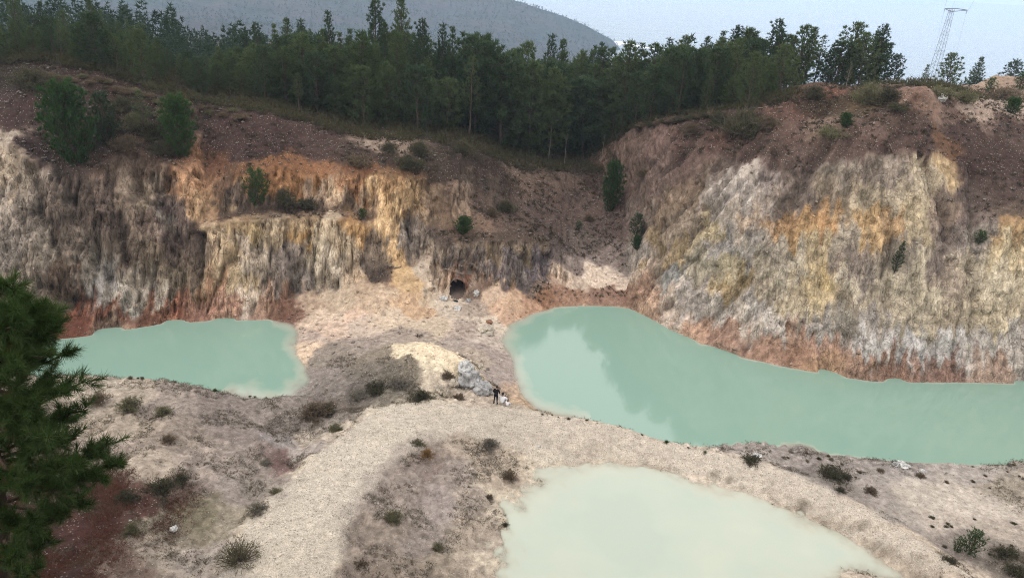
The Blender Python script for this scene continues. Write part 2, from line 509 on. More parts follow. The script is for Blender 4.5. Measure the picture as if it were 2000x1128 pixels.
fine = ((GX > -84) & (GX < 90) & (GY > 20) & (GY < 112)).astype(float)
for it in range(5):
    s = GZ.copy()
    s[1:-1] = (GZ[:-2] + 2 * GZ[1:-1] + GZ[2:]) / 4
    q = s.copy()
    q[:, 1:-1] = (s[:, :-2] + 2 * s[:, 1:-1] + s[:, 2:]) / 4
    GZ = GZ + fine * (q - GZ)

GZ = np.where((GZ < 0) & (GY > 44) & (GY < 82) & ~((GX > -24) & (GX < 7.5)) & (GY > 51.5), GZ * 3.5, GZ)

spot = atz(1560, 872, 0)
GZ = np.where((GZ < 0) & (GX > 6) & (GY > 46) & (GY <= 51.5) & (np.hypot((GX - spot[0]) / 1.5, GY - spot[1]) > 1.0), GZ * 4.0 - .03, GZ)

def slope_of(Z):
    zx = np.gradient(Z, axis=1) / np.gradient(GX, axis=1)
    zy = np.gradient(Z, axis=0) / np.gradient(GY, axis=0)
    return zx, zy
zx, zy = slope_of(GZ)
STEEP = sstep(0.75, 1.5, np.hypot(zx, zy))
for it in range(4):
    STEEP[1:-1, 1:-1] = (STEEP[:-2, 1:-1] + STEEP[2:, 1:-1] + STEEP[1:-1, :-2] + STEEP[1:-1, 2:]) / 4

def ground(x, y):
    """height of the smooth ground under a point"""
    i = int(np.clip(np.searchsorted(gx, x) - 1, 0, NX - 2)); j = int(np.clip(np.searchsorted(gy, y) - 1, 0, NY - 2))
    u = (x - gx[i]) / (gx[i + 1] - gx[i]); v = (y - gy[j]) / (gy[j + 1] - gy[j])
    return float((GZ[j, i] * (1 - u) + GZ[j, i + 1] * u) * (1 - v) + (GZ[j + 1, i] * (1 - u) + GZ[j + 1, i + 1] * u) * v)

def hit(px, py, far=200.0, near=24.0):
    """where the sight line of a photo pixel first meets the ground"""
    d = ray(px, py)
    yy = near
    last = yy
    while yy < far:
        if CAM_H + d[2] / d[1] * yy < ground(d[0] / d[1] * yy, yy):
            a, b = last, yy
            for _ in range(14):
                m = (a + b) / 2
                if CAM_H + d[2] / d[1] * m < ground(d[0] / d[1] * m, m): b = m
                else: a = m
            x = d[0] / d[1] * b
            return (x, b, ground(x, b))
        last = yy
        yy += 0.25
    x = d[0] / d[1] * far
    return (x, far, ground(x, far))
SMOOTHZ = GZ.copy()
# surface relief: lumps on the soil, vertical rills and blocks on the rock
lump = 0.28 * fbm(GX / 5, GY / 5, 0.3, 3) + 0.11 * fbm(GX / 1.1, GY / 1.1, 3.3, 3)
farm = sstep(56, 62, GY)
gravel = (1 - farm)
road = np.array([hit(a, b)[:2] for a, b in [(400, 1127), (510, 990), (640, 870), (740, 797), (850, 786), (960, 794), (1040, 805), (1150, 822), (1300, 863), (1470, 897), (1560, 925), (1650, 970), (1760, 1035), (1900, 1127),
        (1790, 1127), (1650, 1042), (1500, 974), (1350, 928), (1200, 899), (1060, 912), (1000, 885), (900, 850), (800, 882), (735, 945), (690, 1010), (650, 1127)]])
road[[0, -1], 1] -= 9
PATH = np.zeros(GX.shape)
nearm = (GY > 15) & (GY < 62) & (np.abs(GX) < 60)
px_, py_ = GX[nearm] + .5 * fbm(GX[nearm] / 1.5, GY[nearm] / 1.5, .4, 3), GY[nearm] + .5 * fbm(GX[nearm] / 1.5, GY[nearm] / 1.5, 4.4, 3)
ins = np.zeros(px_.shape, bool); ed = np.full(px_.shape, 99.0)
for (x1_, y1_), (x2_, y2_) in zip(road, np.roll(road, -1, 0)):
    ins ^= ((y1_ > py_) != (y2_ > py_)) & (px_ < (x2_ - x1_) * (py_ - y1_) / (y2_ - y1_ + 1e-12) + x1_)
    t_ = np.clip(((px_ - x1_) * (x2_ - x1_) + (py_ - y1_) * (y2_ - y1_)) / ((x2_ - x1_) ** 2 + (y2_ - y1_) ** 2), 0, 1)
    ed = np.minimum(ed, np.hypot(px_ - x1_ - t_ * (x2_ - x1_), py_ - y1_ - t_ * (y2_ - y1_)))
PATH[nearm] = sstep(-.25, .35, np.where(ins, ed, -ed))
flat_p = np.array([hit(a, b)[:2] for a, b in [(1655, 962), (1760, 948), (1880, 945), (2000, 940), (1999, 1045), (1880, 1045), (1790, 1030), (1700, 985)]])
FLAT = sstep(6.5, 2.5, np.hypot((GX - flat_p[:, 0].mean()) / 1.5, GY - flat_p[:, 1].mean())) * (1 - PATH)
rough = (1 - .8 * FLAT) * .30 * fbm(GX / 2.6, GY / 2.6, 5.5, 4, .6) + .16 * (ridged(GX / 1.5 + GY / 4, GY / 3.5, 1.7, 3) - .9)
near_l = .12 * lump + .04 * fbm(GX / .6, GY / .6, 7.7, 2)
knoll = (GY > 22) & (GY < 58) & (GX < -3 - (52 - GY) * .25)
lump = lump * farm + (1 - farm) * (PATH * near_l + (1 - PATH) * np.where(GX < 2, rough, .45 * rough)) + .03 * fbm(GX / .35, GY / .35, 7.7, 2)
lump += .10 * PATH
def groove(n, k): return 1 - np.clip(np.abs(n) * k, 0, 1)      # thin lines where the noise crosses zero
slowx = GX + .5 * noise3(GX / 7, GY / 7, GZ / 8)
RILL = np.maximum(groove(noise3(slowx / 1.15, GY / 4, GZ / 16), 4.5) * (noise3(GX / 3, GY / 3, GZ / 5) > -.22), .7 * groove(noise3(slowx / .55 + 7, GY / 3, GZ / 9), 4.0) * (noise3(GX / 2.2, GY / 2.2, GZ / 3 + 5) > .0))
JOINT = groove(noise3(GX / 5, GY / 5, (GZ + .3 * slowx) / .9), 6) * (noise3(GX / 1.6, GY / 1.6, GZ / 1.2 + 3) > .05)
rill = noise3(slowx / 2.4, GY / 4, GZ / 15) * .8 - 1.1 * RILL
rill2 = noise3(slowx / .9, GY / 2, GZ / 7 + 9)
def cells(x, y, z, seed=0):
    """random value of the nearest feature point: flat facets with sharp steps between them"""
    xi, yi, zi = np.floor(x).astype(np.int32), np.floor(y).astype(np.int32), np.floor(z).astype(np.int32)
    best = np.full(x.shape, 9e9); val = np.zeros(x.shape)
    for dx in (-1, 0, 1):
        for dy in (-1, 0, 1):
            for dz in (-1, 0, 1):
                h = _perm[_perm[_perm[(xi + dx + seed) & 255] + ((yi + dy) & 255)] + ((zi + dz) & 255)]
                g = _grad[h]
                d = (xi + dx + .5 + .55 * g[..., 0] - x) ** 2 + (yi + dy + .5 + .55 * g[..., 1] - y) ** 2 + (zi + dz + .5 + .55 * g[..., 2] - z) ** 2
                m = d < best
                best = np.where(m, d, best); val = np.where(m, h / 255.0, val)
    return val
EAST = sstep(10, 18, GX)                                   # the right wall breaks in blocks, the left one in rills
cell_d = np.zeros(GX.shape)
cm = STEEP > .02
wx = GX[cm] + .5 * noise3(GX[cm], GY[cm], GZ[cm]); wy = GY[cm] + .5 * noise3(GX[cm] + 9, GY[cm], GZ[cm]); wz = GZ[cm] + .5 * noise3(GX[cm], GY[cm] + 9, GZ[cm])
e_ = EAST[cm]
big_c = cells(wx / 1.7, wy / 1.9, wz / (3.6 - 1.6 * e_), 1); sml_c = cells(wx / .75, wy / .9, wz / (1.5 - .7 * e_), 7)
cell_d[cm] = .62 * (big_c - .5) + .34 * (sml_c - .5)
dg = (sstep(13, 16, GX) * (1 - sstep(24, 31, GX)))[...]      # the right wall's near end is ribbed aslant
diag = ridged((GX - .75 * GZ) / 1.1, GY / 3, GZ / 9, 3) - .9
GULLIES = [([(1790, 190), (1765, 250), (1720, 310), (1700, 350)], .6, .6), ([(1700, 225), (1650, 280), (1618, 340), (1600, 400)], .6, .55), ([(1480, 290), (1420, 350), (1370, 420), (1340, 470)], .5, .5), ([(1430, 300), (1370, 360), (1320, 430)], .5, .5), ([(1900, 330), (1905, 420), (1900, 470)], .6, .6),
           ([(1612, 285), (1580, 335), (1550, 390), (1530, 420)], .9, .8), ([(1660, 345), (1645, 410)], .5, .5), ([(1812, 318), (1845, 410), (1858, 470)], 1.0, .7), ([(1742, 470), (1735, 520), (1738, 600)], .8, .6),
           ([(1700, 330), (1690, 400)], .5, .5), ([(1900, 520), (1905, 640)], .6, .5), ([(1520, 300), (1500, 345)], .5, .5), ([(1640, 590), (1660, 660)], .5, .5), ([(1790, 540), (1800, 640)], .5, .4),
           ([(60, 322), (75, 400), (95, 470)], .7, .6), ([(28, 300), (30, 380), (45, 450)], .6, .5), ([(120, 330), (140, 380), (180, 470), (210, 540)], .8, .7), ([(292, 320), (315, 390), (330, 440), (340, 490)], .7, .5),
           ([(322, 340), (345, 420), (352, 500)], .6, .45), ([(265, 330), (280, 420)], .5, .5), ([(385, 450), (392, 540)], .7, .5), ([(232, 420), (250, 520)], .6, .5), ([(60, 545), (110, 570), (150, 590)], .8, .6),
           ([(500, 440), (505, 520)], .4, .35), ([(560, 460), (575, 560)], .7, .6), ([(605, 440), (610, 540)], .4, .35), ([(660, 440), (664, 530)], .4, .35), ([(738, 470), (734, 540)], .7, .7), ([(800, 430), (806, 510)], .8, .7),
           ([(455, 440), (462, 510)], .4, .35), ([(530, 440), (538, 540)], .45, .4), ([(690, 440), (695, 520)], .4, .35), ([(870, 380), (890, 430)], .5, .5), ([(840, 350), (850, 430)], .5, .5)]
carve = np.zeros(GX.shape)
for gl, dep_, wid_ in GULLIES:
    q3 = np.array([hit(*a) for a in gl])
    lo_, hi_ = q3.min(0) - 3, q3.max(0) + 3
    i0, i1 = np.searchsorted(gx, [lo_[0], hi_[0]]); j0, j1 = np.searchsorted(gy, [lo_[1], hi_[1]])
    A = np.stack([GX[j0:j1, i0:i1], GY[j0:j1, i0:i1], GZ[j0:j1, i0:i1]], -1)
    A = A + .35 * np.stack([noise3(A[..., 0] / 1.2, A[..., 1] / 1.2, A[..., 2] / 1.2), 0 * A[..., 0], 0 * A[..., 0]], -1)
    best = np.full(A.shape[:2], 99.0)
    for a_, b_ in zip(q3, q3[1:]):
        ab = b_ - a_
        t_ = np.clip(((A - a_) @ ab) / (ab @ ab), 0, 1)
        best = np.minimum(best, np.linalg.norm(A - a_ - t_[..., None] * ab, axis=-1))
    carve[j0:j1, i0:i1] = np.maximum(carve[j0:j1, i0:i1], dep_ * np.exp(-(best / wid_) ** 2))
DISP = -.9 * carve + .45 * dg * diag * sstep(.3, .6, np.hypot(zx, zy)) + lump * (1 - .55 * STEEP) + STEEP * ((.52 - .34 * EAST) * rill + (.13 - .05 * EAST) * rill2 - (.10 + .12 * EAST) * JOINT + cell_d * (1 - .2 * EAST))
scree = farm * (1 - STEEP) * sstep(.25, .5, np.hypot(zx, zy))
DISP += scree * (0.10 * (ridged(GX / .9, GY / 5, 2.2, 2) - .9) + .06 * fbm(GX / .4, GY / .4, 1.1, 2))
wl_keep = sstep(0.02, 0.5, np.abs(GZ)) * .8 + .2          # leave the shoreline where it is
DISP *= np.where(GY < 140, 1, 0.0) * wl_keep
sx = np.where(GZ > 0.2, zx, 0); sy = np.where(GZ > 0.2, zy, 0)
nl = np.sqrt(1 + sx ** 2 + sy ** 2)
VX, VY, VZ = GX - sx / nl * DISP, GY - sy / nl * DISP, GZ + DISP / nl
# ------------------------------------------------------------------ colour of soil and rock: earth, rock and stain tones with crack shading averaged in
SPOTS = """
40,230,5a4a48 100,180,4e4340 180,150,4f4038 60,290,4b4040 250,200,50413c 440,260,5a4844 520,280,5c4a47 620,280,604f4a 700,300,5c4e46 470,310,5a4846 760,310,54483f 850,320,544a40 360,230,4d423b 300,220,4a403a 20,140,3f3a30 100,135,443830 240,165,4c3c34 900,320,4f443c 960,330,4c4038
15,270,a89c8c 40,305,9c9080 10,340,a59886 50,340,8f8578 80,325,857b72 15,400,8d857d 45,420,7d756e 20,480,807a74 60,500,867e74 90,370,6c625b 100,300,4a3f3c
150,360,5e524c 120,420,615750 200,400,5c504a 150,480,6d635a 230,330,63544a 280,310,66564b 300,430,695a52 350,430,655854 255,395,7b6e62 285,400,8f8270 320,410,665856 318,420,8b8580 340,480,5a4d49 250,480,665a50 180,540,7a756e 210,560,8a8a8c 260,560,777066 330,560,6d6355 300,520,6a5e50 380,470,685b54 385,530,6d6054
130,560,5d4e42 140,590,4f443b 240,590,96938d 300,590,908a82 150,640,7c4a36 220,625,80503c 300,612,7f5743 340,608,8c5a44 390,605,97705e 450,605,9a7664 480,598,b0a296 510,603,a48572 560,600,8f6c58 220,645,9a8270 20,600,6f665e 60,570,7a7068
382,360,a47c58 392,390,a5825e 402,415,ab8c66 420,330,8a6446 440,355,7d634e
530,345,9c7042 580,345,9a6e40 630,345,a27545 700,350,8f6743 760,360,8f7048 470,345,8e6a45 650,365,a08a70 620,380,94806c 500,390,5d5148 560,400,5b4f48 460,395,5c5048 440,412,6a5c4e 680,400,7a6858 600,405,63564c
410,450,b39a78 460,440,a8916c 520,432,8f8068 590,432,988464 640,437,ab9a80 430,480,ab987c 480,490,b0a394 510,520,a59a8c 450,520,a08c6c 560,480,8a8079 570,520,786f6c 590,550,76706c 530,550,776c66 470,550,9a8a6e 420,560,a17c5e 412,540,8f7a60 620,480,b0a690 640,520,a8a092 630,550,8f8778 670,470,b0a086 690,520,a2937e 700,440,b08a52 585,460,ad8a52 545,450,a2937a 495,450,a89468
745,390,c0a070 760,420,c2a372 770,460,b3966a 775,500,c5a472 790,530,c2a06c 810,560,c0a070 800,600,bf9e7a 720,560,b49c80 740,590,bea58a 660,580,b8a48c 620,590,b39c84
738,500,877a6c 733,528,756a60 800,450,7f7872 805,480,7c7470 820,500,766c66 850,430,85725c 820,400,8d7450 860,400,7f6c58 900,390,7d6b5c 940,425,8b7864 790,380,8b7350 720,410,86705a
850,480,6b6058 830,515,b5a594 850,540,b3a291 868,515,5f5855 905,520,5c5450 845,500,8f8274
920,480,6e6254 980,480,6b5f52 1040,490,6f6353 940,520,625a58 1000,520,5f585a 1050,520,67606a 1100,490,6d6460 960,500,7d6c56 1020,460,6d6055 905,460,7a6a5a 970,545,6d6466 1030,545,716a6a
950,400,6b5d54 1000,430,71635a 1080,430,6f615a 1060,380,74655a 1120,400,74645c 1180,440,6f625c 1030,350,7b6c5e 1100,350,75665a 1150,470,777069 950,340,564a42 1100,325,54473e 1190,345,5c4e44
1180,500,8d8580 1120,520,948a84 1230,520,8c857f 1170,545,c9b6a4 1220,545,c4b2a2 1120,550,b8a594 1110,575,a8866c 1180,578,a0836e 1240,578,9c7c66 1060,585,a8805e 1050,565,8f8070
1000,590,c2a080 980,600,c4a284 1035,597,bb9272 960,580,bfa58c 930,600,a8998b 1000,615,bf9c80
880,612,b5a798 860,588,bdae9c 922,570,8a7a6c 870,548,a28a76 896,541,7a5442 885,530,6a5f5a 850,562,b8a896 914,556,857468 876,538,8a6a54 930,555,7c6656 845,565,b9a894
640,620,c6b09a 690,622,cbae98 640,645,c3aa96 700,640,b8a798 780,625,c1ae97 850,635,b9a892 900,650,a8998f 960,640,c2b4a2 700,670,9c9088 640,690,94897f 790,655,a3978c 900,668,a3978f 950,690,a1948e 980,720,a0938d 925,695,a89a8c 610,740,968a85 650,760,8f837d 592,690,c9b096 610,660,b09e92 965,665,b3a69c
800,683,d3c3a4 830,688,dccba9 870,692,d6c4a5 850,710,d8c8aa 860,740,c6b49e 890,712,d1bf9f 720,720,897e72 760,730,81776a 700,750,7d736b 780,760,857b6d 740,695,8f8476 840,772,b3a48e 900,770,bfad9b 880,760,b7a693 800,720,968a79
960,775,bca997 1000,760,b79b82 1020,782,c1a180 985,740,a3958f
850,800,c3b29c 760,812,c8b9a4 700,880,c9baa6 640,950,cabba7 580,1020,c9baa5 540,1100,c6b69f 620,1090,c4b49e 750,850,c7b8a2 900,810,bfae9a 1000,822,bcab98 1100,833,c4b29f 1150,860,bfac98 1250,870,c2b09d 1350,890,c6b5a2 1450,920,c5b4a1 1550,960,c4b2a0 1650,1010,c3b19f 1750,1060,c2b09d 1850,1110,beac99 670,840,bfae9b 600,925,c6b6a1 520,1010,c0b09b 470,1100,bfae99 800,815,c6b6a2
820,880,9c8a7e 830,905,94827a 880,920,a3938a 900,870,b09e8c 950,890,b09e8d 780,950,9d8d84 860,980,a49590 920,980,aa9a8e 750,1020,9a897d 820,1060,9d8e86 720,1080,97867a 860,1100,a0907f 780,1110,9c8b7d 930,1040,ae9d8d 980,930,b5a390 1000,895,bba994 920,1100,b3a290 700,1120,9b8a7e 750,980,a4948a 960,845,b0a08d 1080,880,b8a794
1060,908,cdbda6 985,985,c8b8a2 950,1090,c6b6a0 1200,893,c9b9a3 1100,980,c2b49a 1300,1050,c2b79c 1500,1060,c6bba2 1200,1100,c2b79c
1450,880,a79b95 1550,892,a09490 1650,915,9d928d 1750,920,a09692 1900,920,aba099 1600,925,8f847f 1700,960,a0958f 1800,970,b5a99d 1900,985,b8ab9f 1960,950,a39686 1850,1020,b3a599 1950,1030,aa9c90 1900,1062,94877f 1970,1095,85796f 1640,950,8f847e 1740,1000,a1968e 735,284,998b7c 765,288,938676 1990,1000,b4a79b
180,760,b5a695 250,770,b0a08f 330,785,a4948a 420,792,968781 500,802,988a83 250,830,b09f8d 200,880,a7968a 350,850,9d8c80 450,840,94857f 300,920,b3a291 400,900,a7968c 500,900,a19289 560,862,9d9290 600,862,b5a596 590,885,b0a29a 540,900,8a6a66 450,960,a0928a 520,960,a09288 380,1000,8d8268 330,1022,988b78 440,1012,a19480 300,1085,a59688 400,1092,a89a90 450,1120,a29488 250,955,77554a 200,1020,5f3a34 120,1080,5a3833 280,1000,6e4a42 150,960,58403a 350,965,8a7168 50,1110,4f3530 240,1110,8a7468 600,800,93867f 560,830,8d807a 640,830,9c8f85
640,800,7e6f65 100,800,a39484 100,900,7a6458 30,1000,553c35
1290,520,8b7d6c 1262,440,7f7064 1300,420,8a7560 1340,380,7f6b58 1280,480,94805f 1320,450,92816e 1380,400,9a8f85 1440,380,a9a098 1460,350,b3a89e 1420,430,aca093 1380,460,a89872 1310,500,a08a62 1310,545,8b8b88 1350,530,958c78 1450,420,b39c84 1400,480,8f8a86 1460,500,8e877f 1420,520,a49878 1430,560,a38c60 1350,590,9c938c 1400,600,a89f96 1480,560,a49680
1540,430,a8814f 1600,430,a87f4c 1620,418,aa8656 1560,460,a4824f 1700,450,a98a58 1740,450,a8875a 1650,460,9a8e7c 1600,500,a99670 1620,530,b29a66 1590,570,b39e74 1500,500,9d9282 1540,520,a59a86 1500,540,a0957e 1660,520,85776c 1690,570,8c8076 1650,560,b2a690 1750,560,b0a48c 1800,540,b5a98f 1760,500,8a7f70 1850,560,978875 1830,540,80726a 1900,540,ab9e86 1950,560,bdb094 1980,500,b5a37c 1980,460,a98a5a 1900,460,8f857a 1920,440,8b8076
1520,400,85766a 1560,360,7c6c62 1600,370,8a7b68 1650,380,8d7f6a 1640,340,857a6c 1700,390,978970 1760,380,9e9078 1740,340,8a7d70 1800,400,a69678 1820,350,b1a287 1840,330,ae9468 1780,430,a39372 1850,420,8a7868 1870,440,756660 1500,360,8a7d78 1490,400,968a80 1560,310,72625a 1680,340,85776a 1580,390,786a60
1250,330,6f5b52 1300,350,6a574f 1350,300,6d5850 1400,270,70584e 1300,270,745c54 1220,310,6a564d 1450,310,6c5a52 1500,280,6e5d54 1550,250,7a665a 1545,210,7c6154 1600,243,8a7a6a 1650,220,6d604c 1680,210,7e6f50 1620,175,84604f 1700,250,7c6a60 1750,220,6c5b50 1800,190,8b7362 1820,180,90786a 1850,210,806c60 1700,290,6f5c55 1800,270,66544e 1880,260,614f4a 1950,300,5c4b46 1850,290,7f6044 1900,330,5b4a44 1950,380,665650 1900,390,6e6059 1960,410,776a5c 1980,250,6b5b55 1900,208,a09082 1970,215,a09082 1950,170,a08d78 1920,185,95836c 1600,212,5a4c3c 1640,200,5c503c 1700,188,564b38 1570,205,5c4a3e 1735,205,5a4c3e 1200,280,5e4c44 1350,245,5e4f47 1440,240,574a42
1300,605,b3a091 1350,645,b58f74 1330,622,b5a598 1420,662,a88570 1450,640,b5a89c 1500,682,a6836c 1500,640,a9a098 1550,690,a07c62 1600,675,a4816c 1600,712,a88462 1680,715,94745f 1750,725,8f6c58 1850,725,88695a 1950,730,a08674 1980,712,a59c94 1700,680,b3b0ae 1780,685,a9a7a7 1850,680,b1aeac 1950,680,a8a29c 1600,640,98918b 1650,620,9a9184 1700,640,938b84 1560,600,a8997c 1650,590,94866f 1750,620,a3967f 1850,630,a3947c 1950,630,b0a285 1480,610,a8a19a 1700,600,9f927c 1800,600,b3a78e 1900,600,aa9c82 1275,600,a98a72
"""
EXPO = 1.22                                    # light on the photo's open ground, to turn seen tones into base colours
cp, cc = [], []
for s in SPOTS.split():
    a, b, h = s.split(',')
    cp.append(hit(float(a), float(b)))
    cc.append(hexlin(h) / EXPO)
cp, cc = np.array(cp, np.float32), np.array(cc, np.float32)
P = np.stack([GX, GY, GZ], -1).reshape(-1, 3).astype(np.float32)
ax, ay, az = P[:, 0], P[:, 1], P[:, 2]
wamp = (0.75 + 0.35 * sstep(50, 75, ay))[:, None]
W = P + wamp * np.stack([fbm(ax / 3, ay / 3, az / 3, 4, .6), fbm(ax / 3 + 50, ay / 3, az / 3, 4, .6), fbm(ax / 3, ay / 3 + 50, az / 4, 4, .6)], -1).astype(np.float32)
st = STEEP.reshape(-1)
sxr = slowx.reshape(-1)
W[:, 2] += st * (2.4 * fbm(sxr / .8, ay / 2, az / 22, 3) - .4)
W[:, 0] += st * .5 * noise3(sxr / .4, ay / 2, az / 9)
COLR = np.empty_like(P)
near = (ay < 150) & (ay > 18) & (np.abs(ax) < 110)
COLR[:] = np.array([.09, .075, .055])
ids = np.nonzero(near)[0]
cn = (cp ** 2).sum(1)
for k in range(0, len(ids), 14000):
    q = W[ids[k:k + 14000]]
    d2 = (q ** 2).sum(1)[:, None] + cn[None] - 2 * q @ cp.T
    wt = 1 / np.maximum(d2, 0.02) ** 4.0
    COLR[ids[k:k + 14000]] = (wt @ cc) / wt.sum(1)[:, None]
forest = sstep(0, 3, ay - 86 - 0.03 * np.abs(ax)) * (ay > 80)
st = STEEP.reshape(-1)
# joints and stains of the rock itself: dark seams down the face, pale weathered ribs
streak = fbm(sxr / .7, ay / 2, az / 14, 3)[:, None]
seam = np.clip(RILL.reshape(-1)[:, None] + .6 * JOINT.reshape(-1)[:, None], 0, 1)
mott = fbm(ax / .7, ay / .7, az / .7, 3)[:, None]
ea = EAST.reshape(-1)[:, None]
COLR *= 1 + st[:, None] * ((.34 - .18 * ea) * streak) + 0.16 * mott
COLR *= 1 - st[:, None] * (.42 - .18 * ea) * seam
grey = COLR @ np.array([.3, .55, .15], np.float32)
COLR = COLR + .28 * (grey[:, None] - COLR)
COLR = COLR * np.clip(COLR.mean(1, keepdims=True) / .30, .3, 1.25) ** (.34 - .26 * st[:, None])
COLR *= 1 - (dg * sstep(.3, .6, np.hypot(zx, zy)) * np.clip(-diag, 0, 1)).reshape(-1)[:, None] * .5
COLR *= np.array([1.04, 1.0, .95]) * (1 + st[:, None] * (.40 - .10 * ea))
COLR *= 1 + (st[:, None] * (1 - ea)) * np.array([.05, 0, -.06])
COLR *= 1 + (1 - sstep(54, 60, ay))[:, None] * np.array([-.035, 0, .02])
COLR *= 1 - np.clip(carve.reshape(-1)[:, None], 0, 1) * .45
COLR = np.clip(COLR, 0.01, 0.8)
upper = (sstep(60, 66, ay) * (1 - st) * (1 - sstep(.14, .3, COLR.mean(1))))[:, None]
COLR *= 1 + upper * (np.array([-.20, -.29, -.29]))
HEATH = np.zeros(len(P), np.float32)           # how much heath grows on the soil
dark = 1 - sstep(.10, .22, COLR.mean(1))
HEATH[:] = np.clip(dark * (1 - st) * sstep(58, 64, ay) + .22 * (1 - st), 0, 1)
GRAV = np.clip(PATH.reshape(-1) + .25 * (1 - sstep(56, 60, ay)) * sstep(.2, .4, COLR.mean(1)), 0, 1)
pth = PATH.reshape(-1)[:, None]
mott2 = fbm(ax / .45, ay / .45, az / .45, 3)[:, None]
COLR = COLR * (1 + (1 - pth) * (1 - sstep(54, 60, ay))[:, None] * (1 - .85 * FLAT.reshape(-1)[:, None]) * (.30 * mott2 - .15))
COLR = COLR + pth * .55 * (np.array([.375, .338, .290]) * (1 + .10 * mott) - COLR)
COLR = np.clip(COLR, .01, .8)
V = np.stack([VX, VY, VZ], -1).reshape(-1, 3)
idx = np.arange(NX * NY).reshape(NY, NX)
F = np.stack([idx[:-1, :-1], idx[:-1, 1:], idx[1:, 1:], idx[1:, :-1]], -1).reshape(-1, 4)

# the mouth of the old tunnel: an opening in the wall
MOUTH = np.array(hit(893, 563))
mz0 = hit(893, 584)[2]
MOUTH_W, MOUTH_H = 0.88, 1.75
mouth_y = MOUTH[1]
fc = V[F].mean(1)
in_mouth = ((((fc[:, 0] - MOUTH[0]) / MOUTH_W) ** 2 + ((fc[:, 2] - mz0 - MOUTH_H * .50) / (MOUTH_H * .52)) ** 2) < 1 + .25 * noise3(fc[:, 0] * 1.6, 0.5, fc[:, 2] * 1.6)) & (np.abs(fc[:, 1] - mouth_y) < 1.1)
F = F[~in_mouth]
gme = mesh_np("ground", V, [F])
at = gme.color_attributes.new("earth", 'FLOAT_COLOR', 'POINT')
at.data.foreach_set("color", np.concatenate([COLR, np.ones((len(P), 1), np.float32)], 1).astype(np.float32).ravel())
at = gme.color_attributes.new("cover", 'FLOAT_COLOR', 'POINT')
at.data.foreach_set("color", np.stack([st, HEATH, GRAV, np.ones(len(P))], 1).astype(np.float32).ravel())

k = NT("earth_and_rock")
pos = k.pos()
earth = k.n('ShaderNodeAttribute', _attribute_name="earth").outputs['Color']
cov = k.n('ShaderNodeSeparateColor', i0=k.n('ShaderNodeAttribute', _attribute_name="cover").outputs['Color'])
rock, heath, grav = cov.outputs[0], cov.outputs[1], cov.outputs[2]
tall = k.scaled(pos, (1, 1, .16))
warp = k.n('ShaderNodeVectorMath', _operation='ADD', i0=tall, i1=k.scaled(k.n('ShaderNodeTexNoise', Vector=pos, Scale=.9, Detail=2).outputs[1], (.35, .35, .5))).outputs[0]
fine_n = k.noise(pos, 2.6, 6, .65)
grit = k.noise(pos, 11, 4, .7)
strk = k.noise(warp, 2.2, 6, .68)
# soil
soil = k.mix(k.ramp(fine_n, [(.3, 0), (.72, 1)]), k.mix(1.0, earth, k.mix(grav, (.66, .64, .62, 1), (.86, .85, .84, 1)), 'MULTIPLY'), k.mix(1.0, earth, (1.24, 1.23, 1.22, 1), 'MULTIPLY'))
soil = k.mix(k.math('MULTIPLY', k.ramp(grit, [(.35, 0), (.7, 1)]), .35), soil, k.mix(1.0, soil, (1.5, 1.48, 1.42, 1), 'MULTIPLY'))
# heath tufts and moss as dark spots of the cover itself
hs = k.n('ShaderNodeTexVoronoi', Vector=pos, Scale=1.5)
hspot = k.math('MULTIPLY', k.ramp(k.math('ADD', hs.outputs[0], k.math('MULTIPLY', fine_n, .55)), [(.42, 1), (.62, 0)]), heath)
soil = k.mix(k.math('MULTIPLY', hspot, .75), soil, (.055, .045, .032, 1))
# loose pale stones
sv = k.n('ShaderNodeTexVoronoi', Vector=pos, Scale=5.5)
sv.inputs['Randomness'].default_value = 1.0
pick = k.n('ShaderNodeSeparateColor', i0=sv.outputs[1]).outputs[0]
stone = k.math('MULTIPLY', k.ramp(sv.outputs[0], [(.2, 1), (.34, 0)]), k.ramp(pick, [(.62, 0), (.7, 1)]))
soil = k.mix(k.math('MULTIPLY', stone, .65), soil, k.mix(.5, soil, (.52, .47, .40, 1)))
gv = k.n('ShaderNodeTexVoronoi', Vector=pos, Scale=22)
gcol = k.n('ShaderNodeSeparateColor', i0=gv.outputs[1]).outputs[1]
gtone = k.ramp(gcol, [(0, .62), (.6, 1.0), (1, 1.45)])
soil = k.mix(k.math('MULTIPLY', grav, .5), soil, k.mix(1.0, soil, gtone, 'MULTIPLY'))
# rock
wp = k.n('ShaderNodeVectorMath', _operation='ADD', i0=pos, i1=k.scaled(k.n('ShaderNodeTexNoise', Vector=pos, Scale=.35, Detail=1).outputs[1], (.6, .6, .5))).outputs[0]
east = k.ramp(k.math('MULTIPLY', k.n('ShaderNodeSeparateXYZ', i0=pos).outputs[0], .04), [(.4, 0), (.7, 1)])
sqz = k.n('ShaderNodeMix', _data_type='VECTOR', i0=east, i4=(1, 1, .28), i5=(1, 1, .85)).outputs[1]
va = k.n('ShaderNodeTexVoronoi', Vector=k.scaled(wp, sqz), Scale=2.0)
vb = k.n('ShaderNodeTexVoronoi', Vector=k.scaled(wp, (1, 1, .62)), Scale=4.4)
ve = k.n('ShaderNodeTexVoronoi', _feature='DISTANCE_TO_EDGE', Vector=k.scaled(wp, sqz), Scale=1.3)
fa = k.n('ShaderNodeSeparateColor', i0=va.outputs[1]).outputs[0]
fb = k.n('ShaderNodeSeparateColor', i0=vb.outputs[1]).outputs[1]
facet = k.math('ADD', k.math('MULTIPLY', fa, .55), k.math('MULTIPLY', fb, .45))
crk = k.ramp(ve.outputs[0], [(0.0, 0.22), (.035, 1.0)])
